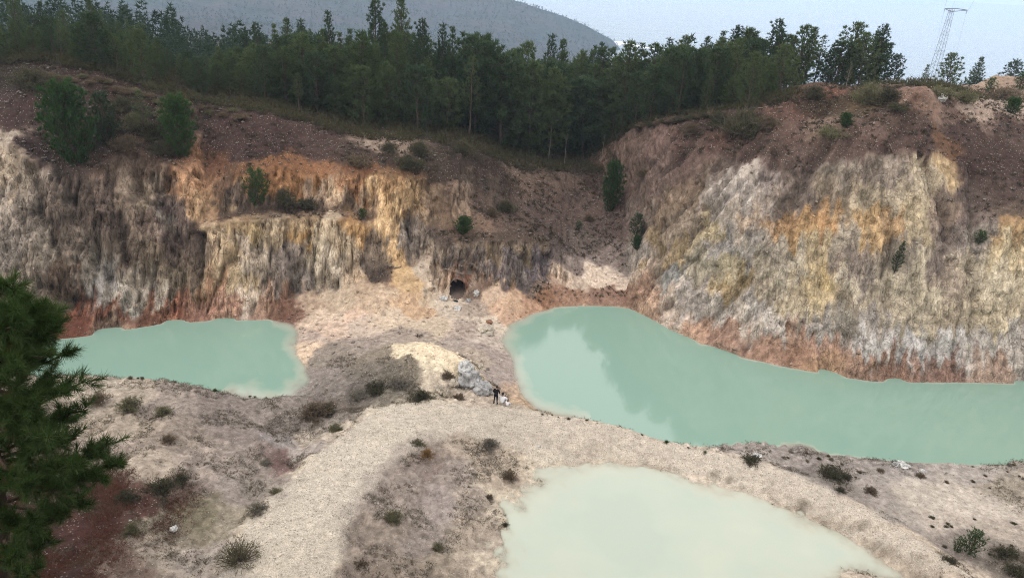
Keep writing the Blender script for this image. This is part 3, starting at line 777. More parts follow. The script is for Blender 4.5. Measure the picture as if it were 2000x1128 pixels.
run = k.noise(k.scaled(wp, (1, .5, .045)), 2.6, 3, .5)
crkb = k.ramp(k.math('ABSOLUTE', k.math('SUBTRACT', run, .5)), [(.0, .22), (.022, 1.0)])      # narrow dark runnels down the face
rk = k.mix(k.ramp(k.noise(k.scaled(wp, (1, .6, .09)), 1.7, 4, .6), [(.32, 0), (.66, 1)]), k.mix(1.0, earth, (.80, .79, .78, 1), 'MULTIPLY'), k.mix(1.0, earth, (1.26, 1.26, 1.25, 1), 'MULTIPLY'))
rk = k.mix(1.0, rk, k.ramp(facet, [(.14, .78), (.5, 1.02), (.85, 1.22)]), 'MULTIPLY')
rk = k.mix(1.0, rk, k.mix(k.ramp(k.noise(pos, .9, 3, .6), [(.47, .0), (.64, .55)]), (1, 1, 1, 1), crk), 'MULTIPLY')
rk = k.mix(1.0, rk, k.mix(k.mix(east, (.62, .62, .62, 1), (.22, .22, .22, 1)), (1, 1, 1, 1), crkb), 'MULTIPLY')
chip = k.noise(k.scaled(wp, k.n('ShaderNodeMix', _data_type='VECTOR', i0=east, i4=(1, .8, .22), i5=(1, 1, .7)).outputs[1]), 1.9, 5, .6)
weak = k.mix(east, (1, 1, 1, 1), (.45, .45, .45, 1))
rk = k.mix(k.math('MULTIPLY', weak, k.ramp(chip, [(.585, 0), (.61, .8)])), rk, k.mix(1.0, rk, (1.30, 1.29, 1.28, 1), 'MULTIPLY'))      # clean broken faces
rk = k.mix(k.math('MULTIPLY', weak, k.ramp(chip, [(.385, .75), (.41, 0)])), rk, k.mix(1.0, rk, (.58, .56, .54, 1), 'MULTIPLY'))      # dirt pockets and lichen
schip = k.noise(pos, 4.2, 5, .65)
soil = k.mix(k.math('MULTIPLY', k.ramp(schip, [(.60, 0), (.63, .7)]), k.math('SUBTRACT', 1.0, k.math('MULTIPLY', grav, .6))), soil, k.mix(1.0, soil, (1.32, 1.31, 1.30, 1), 'MULTIPLY'))
soil = k.mix(k.math('MULTIPLY', k.ramp(schip, [(.37, .7), (.40, 0)]), k.math('SUBTRACT', 1.0, k.math('MULTIPLY', grav, .7))), soil, k.mix(1.0, soil, (.58, .55, .52, 1), 'MULTIPLY'))
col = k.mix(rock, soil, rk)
hgt = k.math('ADD', k.math('MULTIPLY', fine_n, .30), k.math('MULTIPLY', grit, .12))
hgt = k.math('ADD', hgt, k.math('MULTIPLY', stone, .10))
hgt = k.math('ADD', hgt, k.math('MULTIPLY', k.math('MULTIPLY', gcol, grav), .07))
hgt = k.math('ADD', hgt, k.math('MULTIPLY', rock, k.math('ADD', k.math('MULTIPLY', facet, .40), k.math('MULTIPLY', k.math('ADD', crk, crkb), .14))))
hgt = k.math('ADD', hgt, k.math('MULTIPLY', hspot, .18))
k.bsdf(col, .95, .1, k.bump(hgt, .9, .55))
GROUND_MAT = k.m
ground_o = tag(link("ground", gme, GROUND_MAT), kind='structure')

# ------------------------------------------------------------------ tunnel behind the mouth
mb = MB()
na, ns = 18, 9
vv = []
for s in range(ns):
    f = s / (ns - 1)
    yy = mouth_y + 0.10 + f * 6.0
    for a in range(na):
        th = a / (na - 1) * 1.5 * math.pi - .25 * math.pi
        g = 1.1 - .25 * f + .10 * noise3(a * .7, s * 1.1, 2.0)
        vv.append((MOUTH[0] + math.cos(th) * MOUTH_W * 1.12 * g - f * 1.2, yy + .3 * math.sin(th), mz0 + MOUTH_H * .42 + math.sin(th) * MOUTH_H * .62 * g))
qq = [(s * na + a, s * na + a + 1, (s + 1) * na + a + 1, (s + 1) * na + a) for s in range(ns - 1) for a in range(na - 1)]
c0 = len(vv)
vv.append((MOUTH[0] - 1.2, mouth_y + 5.9, mz0 + .8))
tt = [((ns - 1) * na + a, (ns - 1) * na + a + 1, c0) for a in range(na - 1)]
for s in range(ns):                                    # muddy floor
    vv.append((MOUTH[0] - 1.3 - s * .13, mouth_y - .35 + s * .8, mz0 - .05 + .1 * s)); vv.append((MOUTH[0] + 1.3 - s * .13, mouth_y - .35 + s * .8, mz0 - .03 + .1 * s))
qq += [(c0 + 1 + 2 * s, c0 + 2 + 2 * s, c0 + 4 + 2 * s, c0 + 3 + 2 * s) for s in range(ns - 1)]
mb.add(np.array([[float(q) for q in p] for p in vv]), tt, qq)
tunnel = mb.build("tunnel", plain("tunnel_rock", (.13, .10, .085), .95, .05, .5, 3))
tag(tunnel, kind='structure')

# ------------------------------------------------------------------ the lakes and the pond
def water_sheet(name, x0, x1, y0, y1, level, step, mat, inside):
    xs, ys = np.arange(x0, x1, step), np.arange(y0, y1, step)
    X, Y = np.meshgrid(xs, ys)
    jx = np.clip(np.searchsorted(gx, X) - 1, 0, NX - 2); jy = np.clip(np.searchsorted(gy, Y) - 1, 0, NY - 2)
    u = (X - gx[jx]) / (gx[jx + 1] - gx[jx]); v = (Y - gy[jy]) / (gy[jy + 1] - gy[jy])
    ZR = GZ + DISP / nl
    T = (ZR[jy, jx] * (1 - u) + ZR[jy, jx + 1] * u) * (1 - v) + (ZR[jy + 1, jx] * (1 - u) + ZR[jy + 1, jx + 1] * u) * v
    dep = level - T
    ok = (dep > -0.25) & inside(X, Y)
    ii = np.arange(X.size).reshape(X.shape)
    q = np.stack([ii[:-1, :-1], ii[:-1, 1:], ii[1:, 1:], ii[1:, :-1]], -1)
    keep = ok[:-1, :-1] | ok[:-1, 1:] | ok[1:, 1:] | ok[1:, :-1]
    q = q[keep]
    used, inv = np.unique(q.ravel(), return_inverse=True)
    vts = np.stack([X.ravel()[used], Y.ravel()[used], np.full(len(used), level)], -1)
    me = mesh_np(name, vts, [inv.reshape(-1, 4)])
    a = me.attributes.new("depth", 'FLOAT', 'POINT')
    a.data.foreach_set("value", dep.ravel()[used].astype(np.float32))
    return tag(link(name, me, mat), kind='structure')

def water_mat(name, deep, shallow, clear, d_shallow, blot=None):
    k = NT(name)
    pos = k.pos()
    dep = k.n('ShaderNodeAttribute', _attribute_name="depth").outputs['Fac']
    wv = k.noise(k.scaled(pos, (1, 1.6, 1)), .22, 4, .6)
    d2 = k.math('ADD', dep, k.math('MULTIPLY', k.math('SUBTRACT', wv, .5), d_shallow * .9))
    c = k.mix(k.ramp(k.math('DIVIDE', d2, d_shallow), [(0, 0), (.35, .45), (1, 1)]), (*shallow, 1), (*deep, 1))
    big = k.noise(pos, .08, 3)
    c = k.mix(k.math('MULTIPLY', big, .35), c, k.mix(1.0, c, (1.22, 1.12, 1.05, 1), 'MULTIPLY'))
    if blot:
        c = k.mix(k.ramp(k.noise(pos, .2, 3, .5), [(.42, 0), (.66, blot[1])]), c, (*blot[0], 1))
    rip = k.noise(k.scaled(pos, (1, 2.2, 1)), 3.0, 3, .55)
    patch = k.ramp(k.noise(pos, .12, 2), [(.45, 0), (.65, 1)])
    nrm = k.n('ShaderNodeBump', Height=k.math('MULTIPLY', rip, patch), Strength=.12, Distance=.02).outputs[0]
    b = k.n('ShaderNodeBsdfPrincipled', Base__Color=c, Roughness=.05, Normal=nrm)
    b.inputs['IOR'].default_value = 1.42
    tr = k.n('ShaderNodeBsdfTransparent')
    al = k.math('SUBTRACT', 1.0, k.math('POWER', 2.718, k.math('MULTIPLY', k.math('MAXIMUM', dep, 0.0), -1.0 / clear)))
    ms = k.n('ShaderNodeMixShader', i0=al, i1=tr.outputs[0], i2=b.outputs[0])
    k.t.links.new(ms.outputs[0], k.out.inputs[0])
    return k.m
LAKE_MAT = water_mat("milky_turquoise_water", (.168, .262, .214), (.38, .38, .31), .10, .55)
POND_MAT = water_mat("milky_pond_water", (.30, .345, .29), (.42, .40, .32), .09, .40, ((.37, .385, .31), .6))
BERM = np.array(sorted(atz(*q)[:2] for q in [(1040, 801, 1.5), (1150, 817, 1.6), (1300, 857, 1.9), (1385, 876, 1.7), (1470, 893, 1.6), (1560, 920, 1.6), (1650, 965, 1.7), (1760, 1030, 1.9), (1830, 1080, 2.1), (1910, 1140, 2.4)]))
lake_w = water_sheet("lake_water", -60, -16, 46, 72, 0.0, .2, LAKE_MAT, lambda X, Y: (X < -16.5) & (Y > 46))
lake_e = water_sheet("lake_water", -3, 62, 46, 80, 0.0, .2, LAKE_MAT, lambda X, Y: (X > -2.5))
pond = water_sheet("pond_water", -6, 28, 28, 50, 1.05, .15, POND_MAT, lambda X, Y: (Y > 29.2) & (Y < 49) & ((Y < np.interp(X, BERM[:, 0], BERM[:, 1]))))

# ------------------------------------------------------------------ sea, far hills, haze
SEA_Z = -165.0
k = NT("sea")
pos = k.pos()
wv = k.noise(k.scaled(pos, (.0011, .009, 1)), 1.0, 6, .6)
wv2 = k.noise(k.scaled(pos, (.02, .06, 1)), 1.0, 4, .6)
nrm = k.n('ShaderNodeBump', Height=k.math('ADD', k.math('MULTIPLY', wv, 6), wv2), Strength=.5, Distance=3.0).outputs[0]
b = k.bsdf((.03, .075, .10, 1), .12, .5, nrm)
b.inputs['IOR'].default_value = 1.33
mb = MB()
mb.add([(-14000, -500, SEA_Z), (14000, -500, SEA_Z), (14000, 14000, SEA_Z), (-14000, 14000, SEA_Z)], q=[(0, 1, 2, 3)])
tag(mb.build("sea", k.m), kind='structure')

hp, he = [], []
def hline(pts):
    ids = []
    for p in pts:
        hp.append(p); ids.append(len(hp) - 1)
    for a, b_ in zip(ids, ids[1:]): he.append((a, b_))
def hy(px, py, Y): return aty(px, py, Y)
def atsea(px, py):
    return atz(px, py, SEA_Z)
tip = atsea(1212, 94)
TY = tip[1]
hline([(tip[0], TY, SEA_Z - 4), hy(1196, 78, TY * 1.01), hy(1150, 53, TY * 1.03), hy(1100, 33, TY * 1.05), hy(1010, 1, TY * 1.08), hy(900, -40, TY * 1.1), hy(760, -85, TY * 1.12), hy(560, -130, TY * 1.15), hy(300, -170, TY * 1.18), hy(-100, -200, TY * 1.2), hy(-400, -220, TY * 1.2)])
hline([(tip[0] + 5, TY * .97, SEA_Z - 6), hy(1160, 112, TY * .86), hy(1050, 112, TY * .74), hy(900, 100, TY * .68), hy(700, 92, TY * .63), hy(500, 88, TY * .58), hy(300, 78, TY * .54), hy(100, 62, TY * .52), hy(-200, 40, TY * .52), hy(-400, 20, TY * .52)])
hline([hy(1090, 72, TY * .93), hy(960, 62, TY * .88), hy(780, 52, TY * .84), hy(600, 50, TY * .80), hy(420, 20, TY * .80), hy(200, 10, TY * .78), hy(-100, -20, TY * .78)])
hline([hy(1010, 30, TY * .99), hy(850, 12, TY * .98), hy(650, -20, TY * .98), hy(450, -40, TY * .96), hy(250, -70, TY * .96), hy(0, -90, TY * .96)])
hline([(tip[0] + 20, TY * 1.06, SEA_Z - 20), (tip[0] - 60, TY * 1.2, SEA_Z - 20), (tip[0] - 200, TY * 1.5, SEA_Z - 20), (-2400, TY * 1.6, SEA_Z - 20)])
hline([(tip[0] + 10, TY * .9, SEA_Z - 20), (tip[0] - 10, TY * .7, SEA_Z - 25), (80, TY * .45, -110), (-200, TY * .35, -75), (-700, TY * .3, -60), (-1400, TY * .4, -60)])
_p, _e, _f, _ov, _a, _b2 = delaunay_2d_cdt([Vector(p[:2]) for p in hp], he, [], 0, 1e-4)
hx = np.arange(-1300, tip[0] + 30, 6.0)
hyv = np.arange(TY * .32, TY * 1.5, 8.0)
HX, HY = np.meshgrid(hx, hyv)
HZ = np.full(HX.shape, SEA_Z - 20.0)
hsrc = np.array(hp)
pz = [hsrc[o[0], 2] if len(o) else SEA_Z for o in _ov]
for tri in _f:
    a, b_, c = (np.array(_p[i][:2]) for i in tri)
    den = (b_[1] - c[1]) * (a[0] - c[0]) + (c[0] - b_[0]) * (a[1] - c[1])
    if abs(den) < 1e-9: continue
    l1 = ((b_[1] - c[1]) * (HX - c[0]) + (c[0] - b_[0]) * (HY - c[1])) / den
    l2 = ((c[1] - a[1]) * (HX - c[0]) + (a[0] - c[0]) * (HY - c[1])) / den
    m = (l1 >= 0) & (l2 >= 0) & (l1 + l2 <= 1)
    HZ[m] = (l1 * pz[tri[0]] + l2 * pz[tri[1]] + (1 - l1 - l2) * pz[tri[2]])[m]
inland = sstep(tip[0] + 20, tip[0] - 300, HX)
HZ += inland * (14 * fbm(HX / 190, HY / 260, 1.5, 3) + 3 * fbm(HX / 30, HY / 30, 2.5, 3))
hv = np.stack([HX, HY, HZ], -1).reshape(-1, 3)
hi = np.arange(HX.size).reshape(HX.shape)
hf = np.stack([hi[:-1, :-1], hi[:-1, 1:], hi[1:, 1:], hi[1:, :-1]], -1).reshape(-1, 4)
k = NT("hill_heath")
pos = k.pos()
c = k.mix(k.ramp(k.noise(pos, .006, 5, .6), [(.38, 0), (.62, 1)]), (.025, .042, .03, 1), (.06, .05, .045, 1))
c = k.mix(k.ramp(k.noise(pos, .05, 5, .7), [(.35, 0), (.7, 1)]), k.mix(1.0, c, (.5, .5, .5, 1), 'MULTIPLY'), c)
c = k.mix(k.ramp(k.noise(k.scaled(pos, (1, .3, 1)), .012, 4, .6), [(.66, 0), (.74, .4)]), c, (.10, .09, .08, 1))
k.bsdf(c, .95, .1, k.bump(k.noise(pos, .12, 4, .7), .8, 6.0))
hill = tag(link("hills", mesh_np("hills", hv, [hf]), k.m), kind='structure')

# white water at the foot of the headland
mb = MB()
fr = np.random.default_rng(5)
for i in range(26):
    f = i / 25
    px = 1204 + 75 * f ** 1.3
    py = 80 + 18 * f + fr.uniform(-2, 2) if f > .12 else 84 + fr.uniform(-2, 4)
    x, y, z = atsea(px, py)
    L, Wd = fr.uniform(6, 16), fr.uniform(8, 22)
    th = np.arange(10) * 2 * math.pi / 10
    rr = fr.uniform(.6, 1.2, 10)
    mb.add(np.stack([x + np.cos(th) * L * rr, y + np.sin(th) * Wd * rr, np.full(10, SEA_Z + .4 + .05 * i)], -1), [(0, j, j + 1) for j in range(1, 9)])
tag(mb.build("surf", plain("foam", (.8, .82, .84), .8, .2, .1)), kind='structure')

# the air
kz = bpy.data.materials.new("haze_air")
kz.use_nodes = True
t = kz.node_tree
t.nodes.clear()
hvv = t.nodes.new('ShaderNodeVolumePrincipled')
hvv.inputs['Color'].default_value = (.60, .77, 1.0, 1)
hvv.inputs['Density'].default_value = 0.00016
ho = t.nodes.new('ShaderNodeOutputMaterial')
t.links.new(hvv.outputs[0], ho.inputs['Volume'])
mb = MB()
x0, x1, y0, y1, z0, z1 = -15000, 15000, -600, 15000, SEA_Z - 60, 150
mb.add([(x0, y0, z0), (x1, y0, z0), (x1, y1, z0), (x0, y1, z0), (x0, y0, z1), (x1, y0, z1), (x1, y1, z1), (x0, y1, z1)],
       q=[(0, 3, 2, 1), (4, 5, 6, 7), (0, 1, 5, 4), (1, 2, 6, 5), (2, 3, 7, 6), (3, 0, 4, 7)])
haze = tag(mb.build("haze", kz, smooth=False), kind='stuff')
# ------------------------------------------------------------------ pines
BARK = plain("pine_bark", (.075, .055, .045), .95, .05, .4, 4)
PALE_BARK = plain("pale_dead_bark", (.15, .135, .12), .95, .05, .3, 4)
NEEDLE = foliage("pine_needles", (.030, .052, .022), (.105, .130, .058))
NEEDLE_DARK = foliage("dark_pine_needles", (.018, .036, .020), (.060, .085, .042))
NEEDLE_PALE = foliage("thin_dry_needles", (.085, .080, .050), (.17, .15, .095))
NEEDLE_FRESH = foliage("fresh_green_needles", (.018, .045, .014), (.055, .100, .032))

def pine(h, rad, clear, seed, gap=.5, per=5, blade=(.36, .068), k=10, shape=.75, up=.35, leader=.14, thin=1.0, lean=0.0):
    """trunk with its limbs, and needle sprays as (vertices, triangles); base at the origin"""
    rng = np.random.default_rng(seed)
    wood = MB()
    zz = np.linspace(0, h, 10)
    bend = np.cumsum(rng.normal(0, .012 * h, (10, 2)), 0) * .5
    bend[:, 0] += lean * (zz / h) ** 2 * h
    bend -= bend[0]
    r0 = .013 * h + .04
    trunk = np.stack([bend[:, 0], bend[:, 1], zz], 1)
    wood.tube(trunk, np.linspace(r0, .02, 10), 6)
    cen, dr = [], []
    z = clear * h
    a0 = rng.uniform(0, 6.28)
    while z < h - .15:
        t = (z / h - clear) / (1 - clear)
        prof = rad * min(1.0, (.35 + t * 3.2)) * (1 - t) ** shape
        if t > 1 - leader: prof = max(prof, .25) * rng.uniform(.6, 1.2)
        n = max(3, int(per + rng.integers(-1, 2)))
        for b in range(n):
            if rng.random() > thin: continue
            a = a0 + b * 6.283 / n + rng.uniform(-.4, .4)
            L = prof * rng.uniform(.55, 1.15) + .12
            lift = .10 + .45 * t + rng.uniform(-.12, .15)
            m = 5
            s = np.linspace(0, 1, m)
            cx, cy = np.interp(z, zz, bend[:, 0]), np.interp(z, zz, bend[:, 1])
            pts = np.stack([cx + np.cos(a) * L * s, cy + np.sin(a) * L * s, z + L * (lift * s + up * s ** 2.5) + rng.normal(0, .02 * L, m)], 1)
            if L > .5: wood.tube(pts, np.linspace(.018 + .012 * L, .008, m), 3, False)
            cnt = max(3, int(L / .13 * thin))
            ss = np.clip(rng.choice([1.0, .78, .52, .34], cnt, p=[.4, .3, .2, .1]) + rng.normal(0, .035, cnt), .15, 1.0)
            c = np.stack([np.interp(ss, s, pts[:, j]) for j in range(3)], 1)
            side = np.repeat(rng.normal(0, .05 + .06 * L, (4, 3)), (cnt + 3) // 4, 0)[:cnt] * (1.2 - ss)[:, None] + rng.normal(0, .075, (cnt, 3))
            side[:, 2] *= .6
            cen.append(c + side)
            d = np.array([np.cos(a) * .6, np.sin(a) * .6, .55 + .6 * t])
            dr.append(np.repeat((d / np.linalg.norm(d))[None], cnt, 0) + side * .8)
        z += gap * (1.0 - .35 * t) * rng.uniform(.75, 1.25)
        a0 += 1.1
    top = trunk[-1]
    cen.append(np.stack([np.full(5, top[0]), np.full(5, top[1]), h - np.linspace(.9, 0, 5) * .6], 1)); dr.append(np.tile([0, 0, 1.0], (5, 1)))
    cen, dr = np.concatenate(cen), np.concatenate(dr)
    v, t_ = needles(cen, dr, k, blade[0], blade[1], .62, rng)
    return wood, v, t_

KINDS = {}
def kind(key, mat, bark=BARK, **kw):
    wood, v, t = pine(**kw)
    KINDS[key] = (wood.mesh("trunk"), mesh_np("crown", v, [t]), kw["h"])
    KINDS[key][0].materials.append(bark)
    KINDS[key][1].materials.append(mat)

kind("spire1", NEEDLE, h=12, rad=2.3, clear=.04, seed=1, leader=.25)
kind("spire2", NEEDLE_DARK, h=12, rad=2.1, clear=.06, seed=2, leader=.3, gap=.55)
kind("spire3", NEEDLE_DARK, h=13, rad=2.4, clear=.07, seed=3, leader=.22, shape=.6)
kind("spire4", NEEDLE, h=12, rad=1.9, clear=.05, seed=14, leader=.35, gap=.6, shape=.9)
kind("full1", NEEDLE, h=8, rad=2.4, clear=.05, seed=4, shape=.6)
kind("full2", NEEDLE, h=8, rad=2.1, clear=.03, seed=5, shape=.7, gap=.42)
kind("full3", NEEDLE_DARK, h=7, rad=2.3, clear=.05, seed=6, shape=.5)
kind("sparse1", NEEDLE, h=11, rad=1.7, clear=.35, seed=7, thin=.7)
kind("sparse2", NEEDLE_PALE, PALE_BARK, h=9, rad=1.7, clear=.15, seed=8, thin=.5, k=5)
kind("round1", NEEDLE_DARK, h=9, rad=3.0, clear=.15, seed=9, shape=.55, up=.5, leader=.14, lean=.05)
kind("round2", NEEDLE_DARK, h=8, rad=2.6, clear=.12, seed=10, shape=.6, up=.45, leader=.16, lean=-.04)
kind("bushy", NEEDLE_FRESH, h=6, rad=2.9, clear=.01, seed=11, shape=.6, gap=.30, per=8, blade=(.34, .06), k=10, up=.45, leader=.03)
kind("sapling", NEEDLE_FRESH, h=2.4, rad=.9, clear=.02, seed=12, gap=.2, per=5, blade=(.26, .035), k=9, up=.8, shape=.6)
kind("dead", NEEDLE_PALE, PALE_BARK, h=9, rad=.9, clear=.45, seed=13, thin=.28, k=3, gap=.8)

def tree(key, x, y, h, label, group, z=None, wide=1.0, name="pine_tree", cat="tree", trunk="trunk", sink=.15):
    tm, cm_, h0 = KINDS[key]
    s = h / h0
    r = empty(name, (x, y, (ground(x, y) if z is None else z) - sink), random.uniform(0, 6.28), (s * wide, s * wide, s))
    tag(r, label, cat, group)
    link(trunk, tm, None, r)
    link("crown", cm_, None, r)
    return r

# skyline pines: tip of each as seen, distance, kind, what tells it apart
SKY = [
    (20, -22, 97, "spire1", "green pine at the wood's corner, cut off by the photo's edges"),
    (73, 3, 98, "spire2", "dark pointed pine behind the leftmost heath hump, second from the corner of the wood"),
    (119, 22, 104, "full1", "blunt green pine in the gap between two pointed pines above the leftmost heath"),
    (172, -2, 100, "spire1", "tall pine above the leftmost heath whose forked tip touches the photo's top edge"),
    (196, 22, 102, "spire4", "thin pine leaning close behind the tall fork tipped pine on the left"),
    (228, 42, 112, "full2", "bluish pine, first of the lower pines right of the tall fork tipped pine"),
    (246, 40, 114, "spire4", "small bluish spire among the lower pines in front of the hazy hillside"),
    (272, 46, 116, "full1", "small bluish pine with a broad tip in front of the hazy hillside"),
    (272, 84, 95, "full2", "twin topped green pine at the brow above the bushy pines of the left slope"),
    (305, 76, 96, "full1", "broad mid green pine at the brow beside the twin topped pine on the left"),
    (365, 103, 93, "full3", "squat blackish pine with a rounded crown on the left brow"),
    (425, 92, 97, "full2", "green conical pine standing right of the squat blackish one"),
    (497, 44, 103, "spire3", "dark pine with two close tips, first tall one left of the central wood"),
    (535, 50, 104, "spire4", "slim pine with a short pointed tip next to the dark two tipped pine"),
    (560, 36, 105, "spire1", "bristly pine spire, left one of a close pair against the hazy hill"),
    (583, 38, 106, "spire2", "bristly pine spire, right one of a close pair against the hazy hill"),
    (644, 22, 103, "spire2", "lone dark pine spire with separate tiers standing left of the tallest pines"),
    (663, 66, 108, "spire4", "low thin spire just right of the lone tiered pine"),
    (684, 60, 108, "spire4", "low leaning spire left of the tallest pines"),
    (731, -3, 103, "spire3", "very tall pine at the photo's top edge, left one of the two tallest"),
    (752, 44, 106, "spire1", "shorter pine filling the gap between the two tallest pines"),
    (784, -6, 104, "spire1", "very tall pine at the photo's top edge, right one of the two tallest"),
    (826, 38, 105, "spire3", "broad shouldered dark pine directly right of the two tallest"),
    (863, 47, 108, "spire2", "narrow pine spire, left of a pair beyond the broad shouldered pine"),
    (884, 56, 109, "spire4", "narrow pine spire with open tiers, right of a pair beyond the broad shouldered pine"),
    (934, 64, 117, "spire3", "wide pine with spreading tiers standing alone above the gully wood"),
    (912, 76, 119, "full2", "lower pine tucked against the wide spreading pine above the gully"),
    (1030, 86, 119, "full1", "round topped pine above the pale dead trunks of the gully"),
    (1075, 68, 120, "spire2", "pine with a crooked tiered spire above the gully wood"),
    (1100, 78, 121, "spire1", "pine with a broad tiered top right of the crooked spire"),
    (1140, 100, 122, "full2", "low pine in front of the headland's lower slope"),
    (1159, 100, 122, "spire4", "small thin pine tip in front of the headland's lower slope"),
    (1180, 84, 121, "spire2", "pine spire just left of where the headland meets the sea"),
    (1232, 82, 112, "full2", "open crowned pine just right of where the headland meets the sea"),
    (1255, 87, 113, "spire4", "thin pine tip against the sea near the surf"),
    (1287, 88, 113, "full1", "dark rounded pine against the sea beyond the surf"),
    (1313, 75, 112, "spire2", "pointed pine against the sea above the brown slope"),
    (1341, 71, 112, "full2", "broad forked pine against the sea above the brown slope"),
    (1383, 72, 112, "spire1", "pine with a bushy tip midway along the sea skyline"),
    (1414, 64, 112, "spire4", "slender open pine midway along the sea skyline"),
    (1440, 50, 111, "spire3", "tall pointed pine midway along the sea skyline"),
    (1468, 58, 111, "full1", "wide topped pine left of the darkest clump on the sea skyline"),
    (1525, 38, 108, "spire3", "tall wind shaped pine with a bare leader, left in the darkest clump"),
    (1573, 52, 107, "full1", "very dark rounded pine in the middle of the darkest clump"),
    (1594, 54, 108, "spire1", "very dark pine closing the right side of the darkest clump"),
    (1611, 70, 110, "sparse1", "small open pine right of the darkest clump"),
    (1672, 46, 110, "full1", "open crowned pine standing alone behind the red earth bank"),
    (1734, 48, 109, "spire3", "large wind shaped pine at the end of the wood behind the red earth bank"),
    (1758, 108, 110, "round2", "low pine reaching a branch out to the sea side at the wood's end"),
    (1813, 128, 150, "spire4", "small pointed pine left of the pylon foot"),
    (1867, 106, 150, "full1", "round dense pine right of the pylon foot"),
    (1919, 112, 160, "spire1", "small pine with a lumpy tip on the far side of the tan mound"),
    (1905, 150, 155, "round2", "low dark pine half hidden by the tan mound"),
    (1990, 120, 150, "round2", "wide pine behind the top of the tan mound at the photo's edge"),
]
TREES = []
for px, py, Y, key, lab in SKY:
    x, y, z = aty(px, py, Y)
    g = ground(x, y)
    h = max(z - g + .15, 2.0)
    tree(key, x, y, h, lab, "pines along the skyline", wide=.85 if h > 11 and px < 1200 else 1.15 if px > 1200 else 1.0)
    TREES.append((x, y))
sky_px = sorted((a[0], a[1]) for a in SKY)
sx_, sy_ = np.array([a[0] for a in sky_px]), np.array([max(a[1], 20) for a in sky_px])
cr = sorted(CREST)
cx_, cy_ = np.array([a[0] for a in cr]), np.array([a[1] for a in cr])
BANDS = [
    (-90, -43, "mid green pine packed into the wood behind the leftmost heath slope"),
    (-43, -25, "mid green pine packed into the wood above the long purple scree slope"),
    (-25, -8, "dark green pine in the densest wood under the two tallest pines"),
    (-8, 12, "dark green pine filling the wood at the head of the central gully"),
    (12, 26, "mid green pine in the wood above the brown slope right of the gully"),
    (26, 70, "dark green pine in the wood between the brown slope and the red earth bank"),
]
GRP = ["pines behind the leftmost heath", "pines above the purple scree", "pines under the two tallest", "pines at the gully head", "pines above the brown slope", "pines by the red earth bank"]
frng = random.Random(21)
count = 0
for tries in range(9000):
    if count >= 240: break
    x = frng.uniform(-76, 56)
    c = float(np.interp(x, cx_, cy_))
    dep = frng.random() ** 1.5 * 26
    y = c + 2.6 + dep + (3 if x > 26 else 7 if -12 < x < 13 else 5 if -42 < x < -12 else 0)
    mind = 2.1 + dep * .02
    if any((x - a) ** 2 + (y - b) ** 2 < mind * mind for a, b in TREES): continue
    if 31 < x < 58 and y < 106.5: continue
    g = ground(x, y)
    h = frng.uniform(6.5, 11) if dep > 4 else frng.uniform(4.0, 8.5)
    if -8 < x < 12: h = frng.uniform(9, 14)
    px, py = project([(x, y, g + h)])
    lim = float(np.interp(px[0], sx_, sy_)) + frng.uniform(6, 40)
    if py[0] < lim:
        u = aty(px[0], lim, y)
        h = u[2] - g
    if h < 3.2: continue
    if px[0] < -60 or px[0] > 1745: continue
    bi = next(i for i, b in enumerate(BANDS) if b[0] <= x < b[1])
    if dep > 5: key = frng.choice(["spire1", "spire3", "full1", "full2", "sparse1", "full3", "spire2"])
    else: key = frng.choice(["full1", "full2", "full2", "full1", "spire1", "full3", "sparse1", "full3"])
    if x > 26: key = frng.choice(["full2", "full1", "full3", "spire1", "spire3"])
    tree(key, x, y, h, BANDS[bi][2], GRP[bi], wide=frng.uniform(.95, 1.4))
    TREES.append((x, y))
    count += 1
# bare and thinning trees standing out pale
for px, py, base, key, lab in [
    (1078, 225, 318, "dead", "pale bare trunk standing at the gully head, leftmost of three"),
    (1108, 262, 330, "dead", "pale bare trunk at the gully head, middle one of three"),
    (1180, 262, 330, "dead", "pale leaning bare trunk at the gully head, rightmost of three"),
    (612, 130, 235, "sparse2", "pale straw coloured thin pine in front of the dark wood"),
    (585, 165, 232, "sparse2", "low pale grey brown pine beside the straw coloured one"),
    (1665, 120, 176, "sparse2", "bare grey twiggy tree behind the red earth bank"),
    (770, 175, 268, "sparse2", "thin grey twiggy tree at the foot of the densest wood"),
]:
    x, y, z = hit(px, base, 135)
    y += 6.0 if key != 'dead' else 1.0
    tip_ = aty(px, py, y)
    tree(key, tip_[0], y, tip_[2] - ground(tip_[0], y) + .15, lab, None, name="bare_tree", wide=.8)

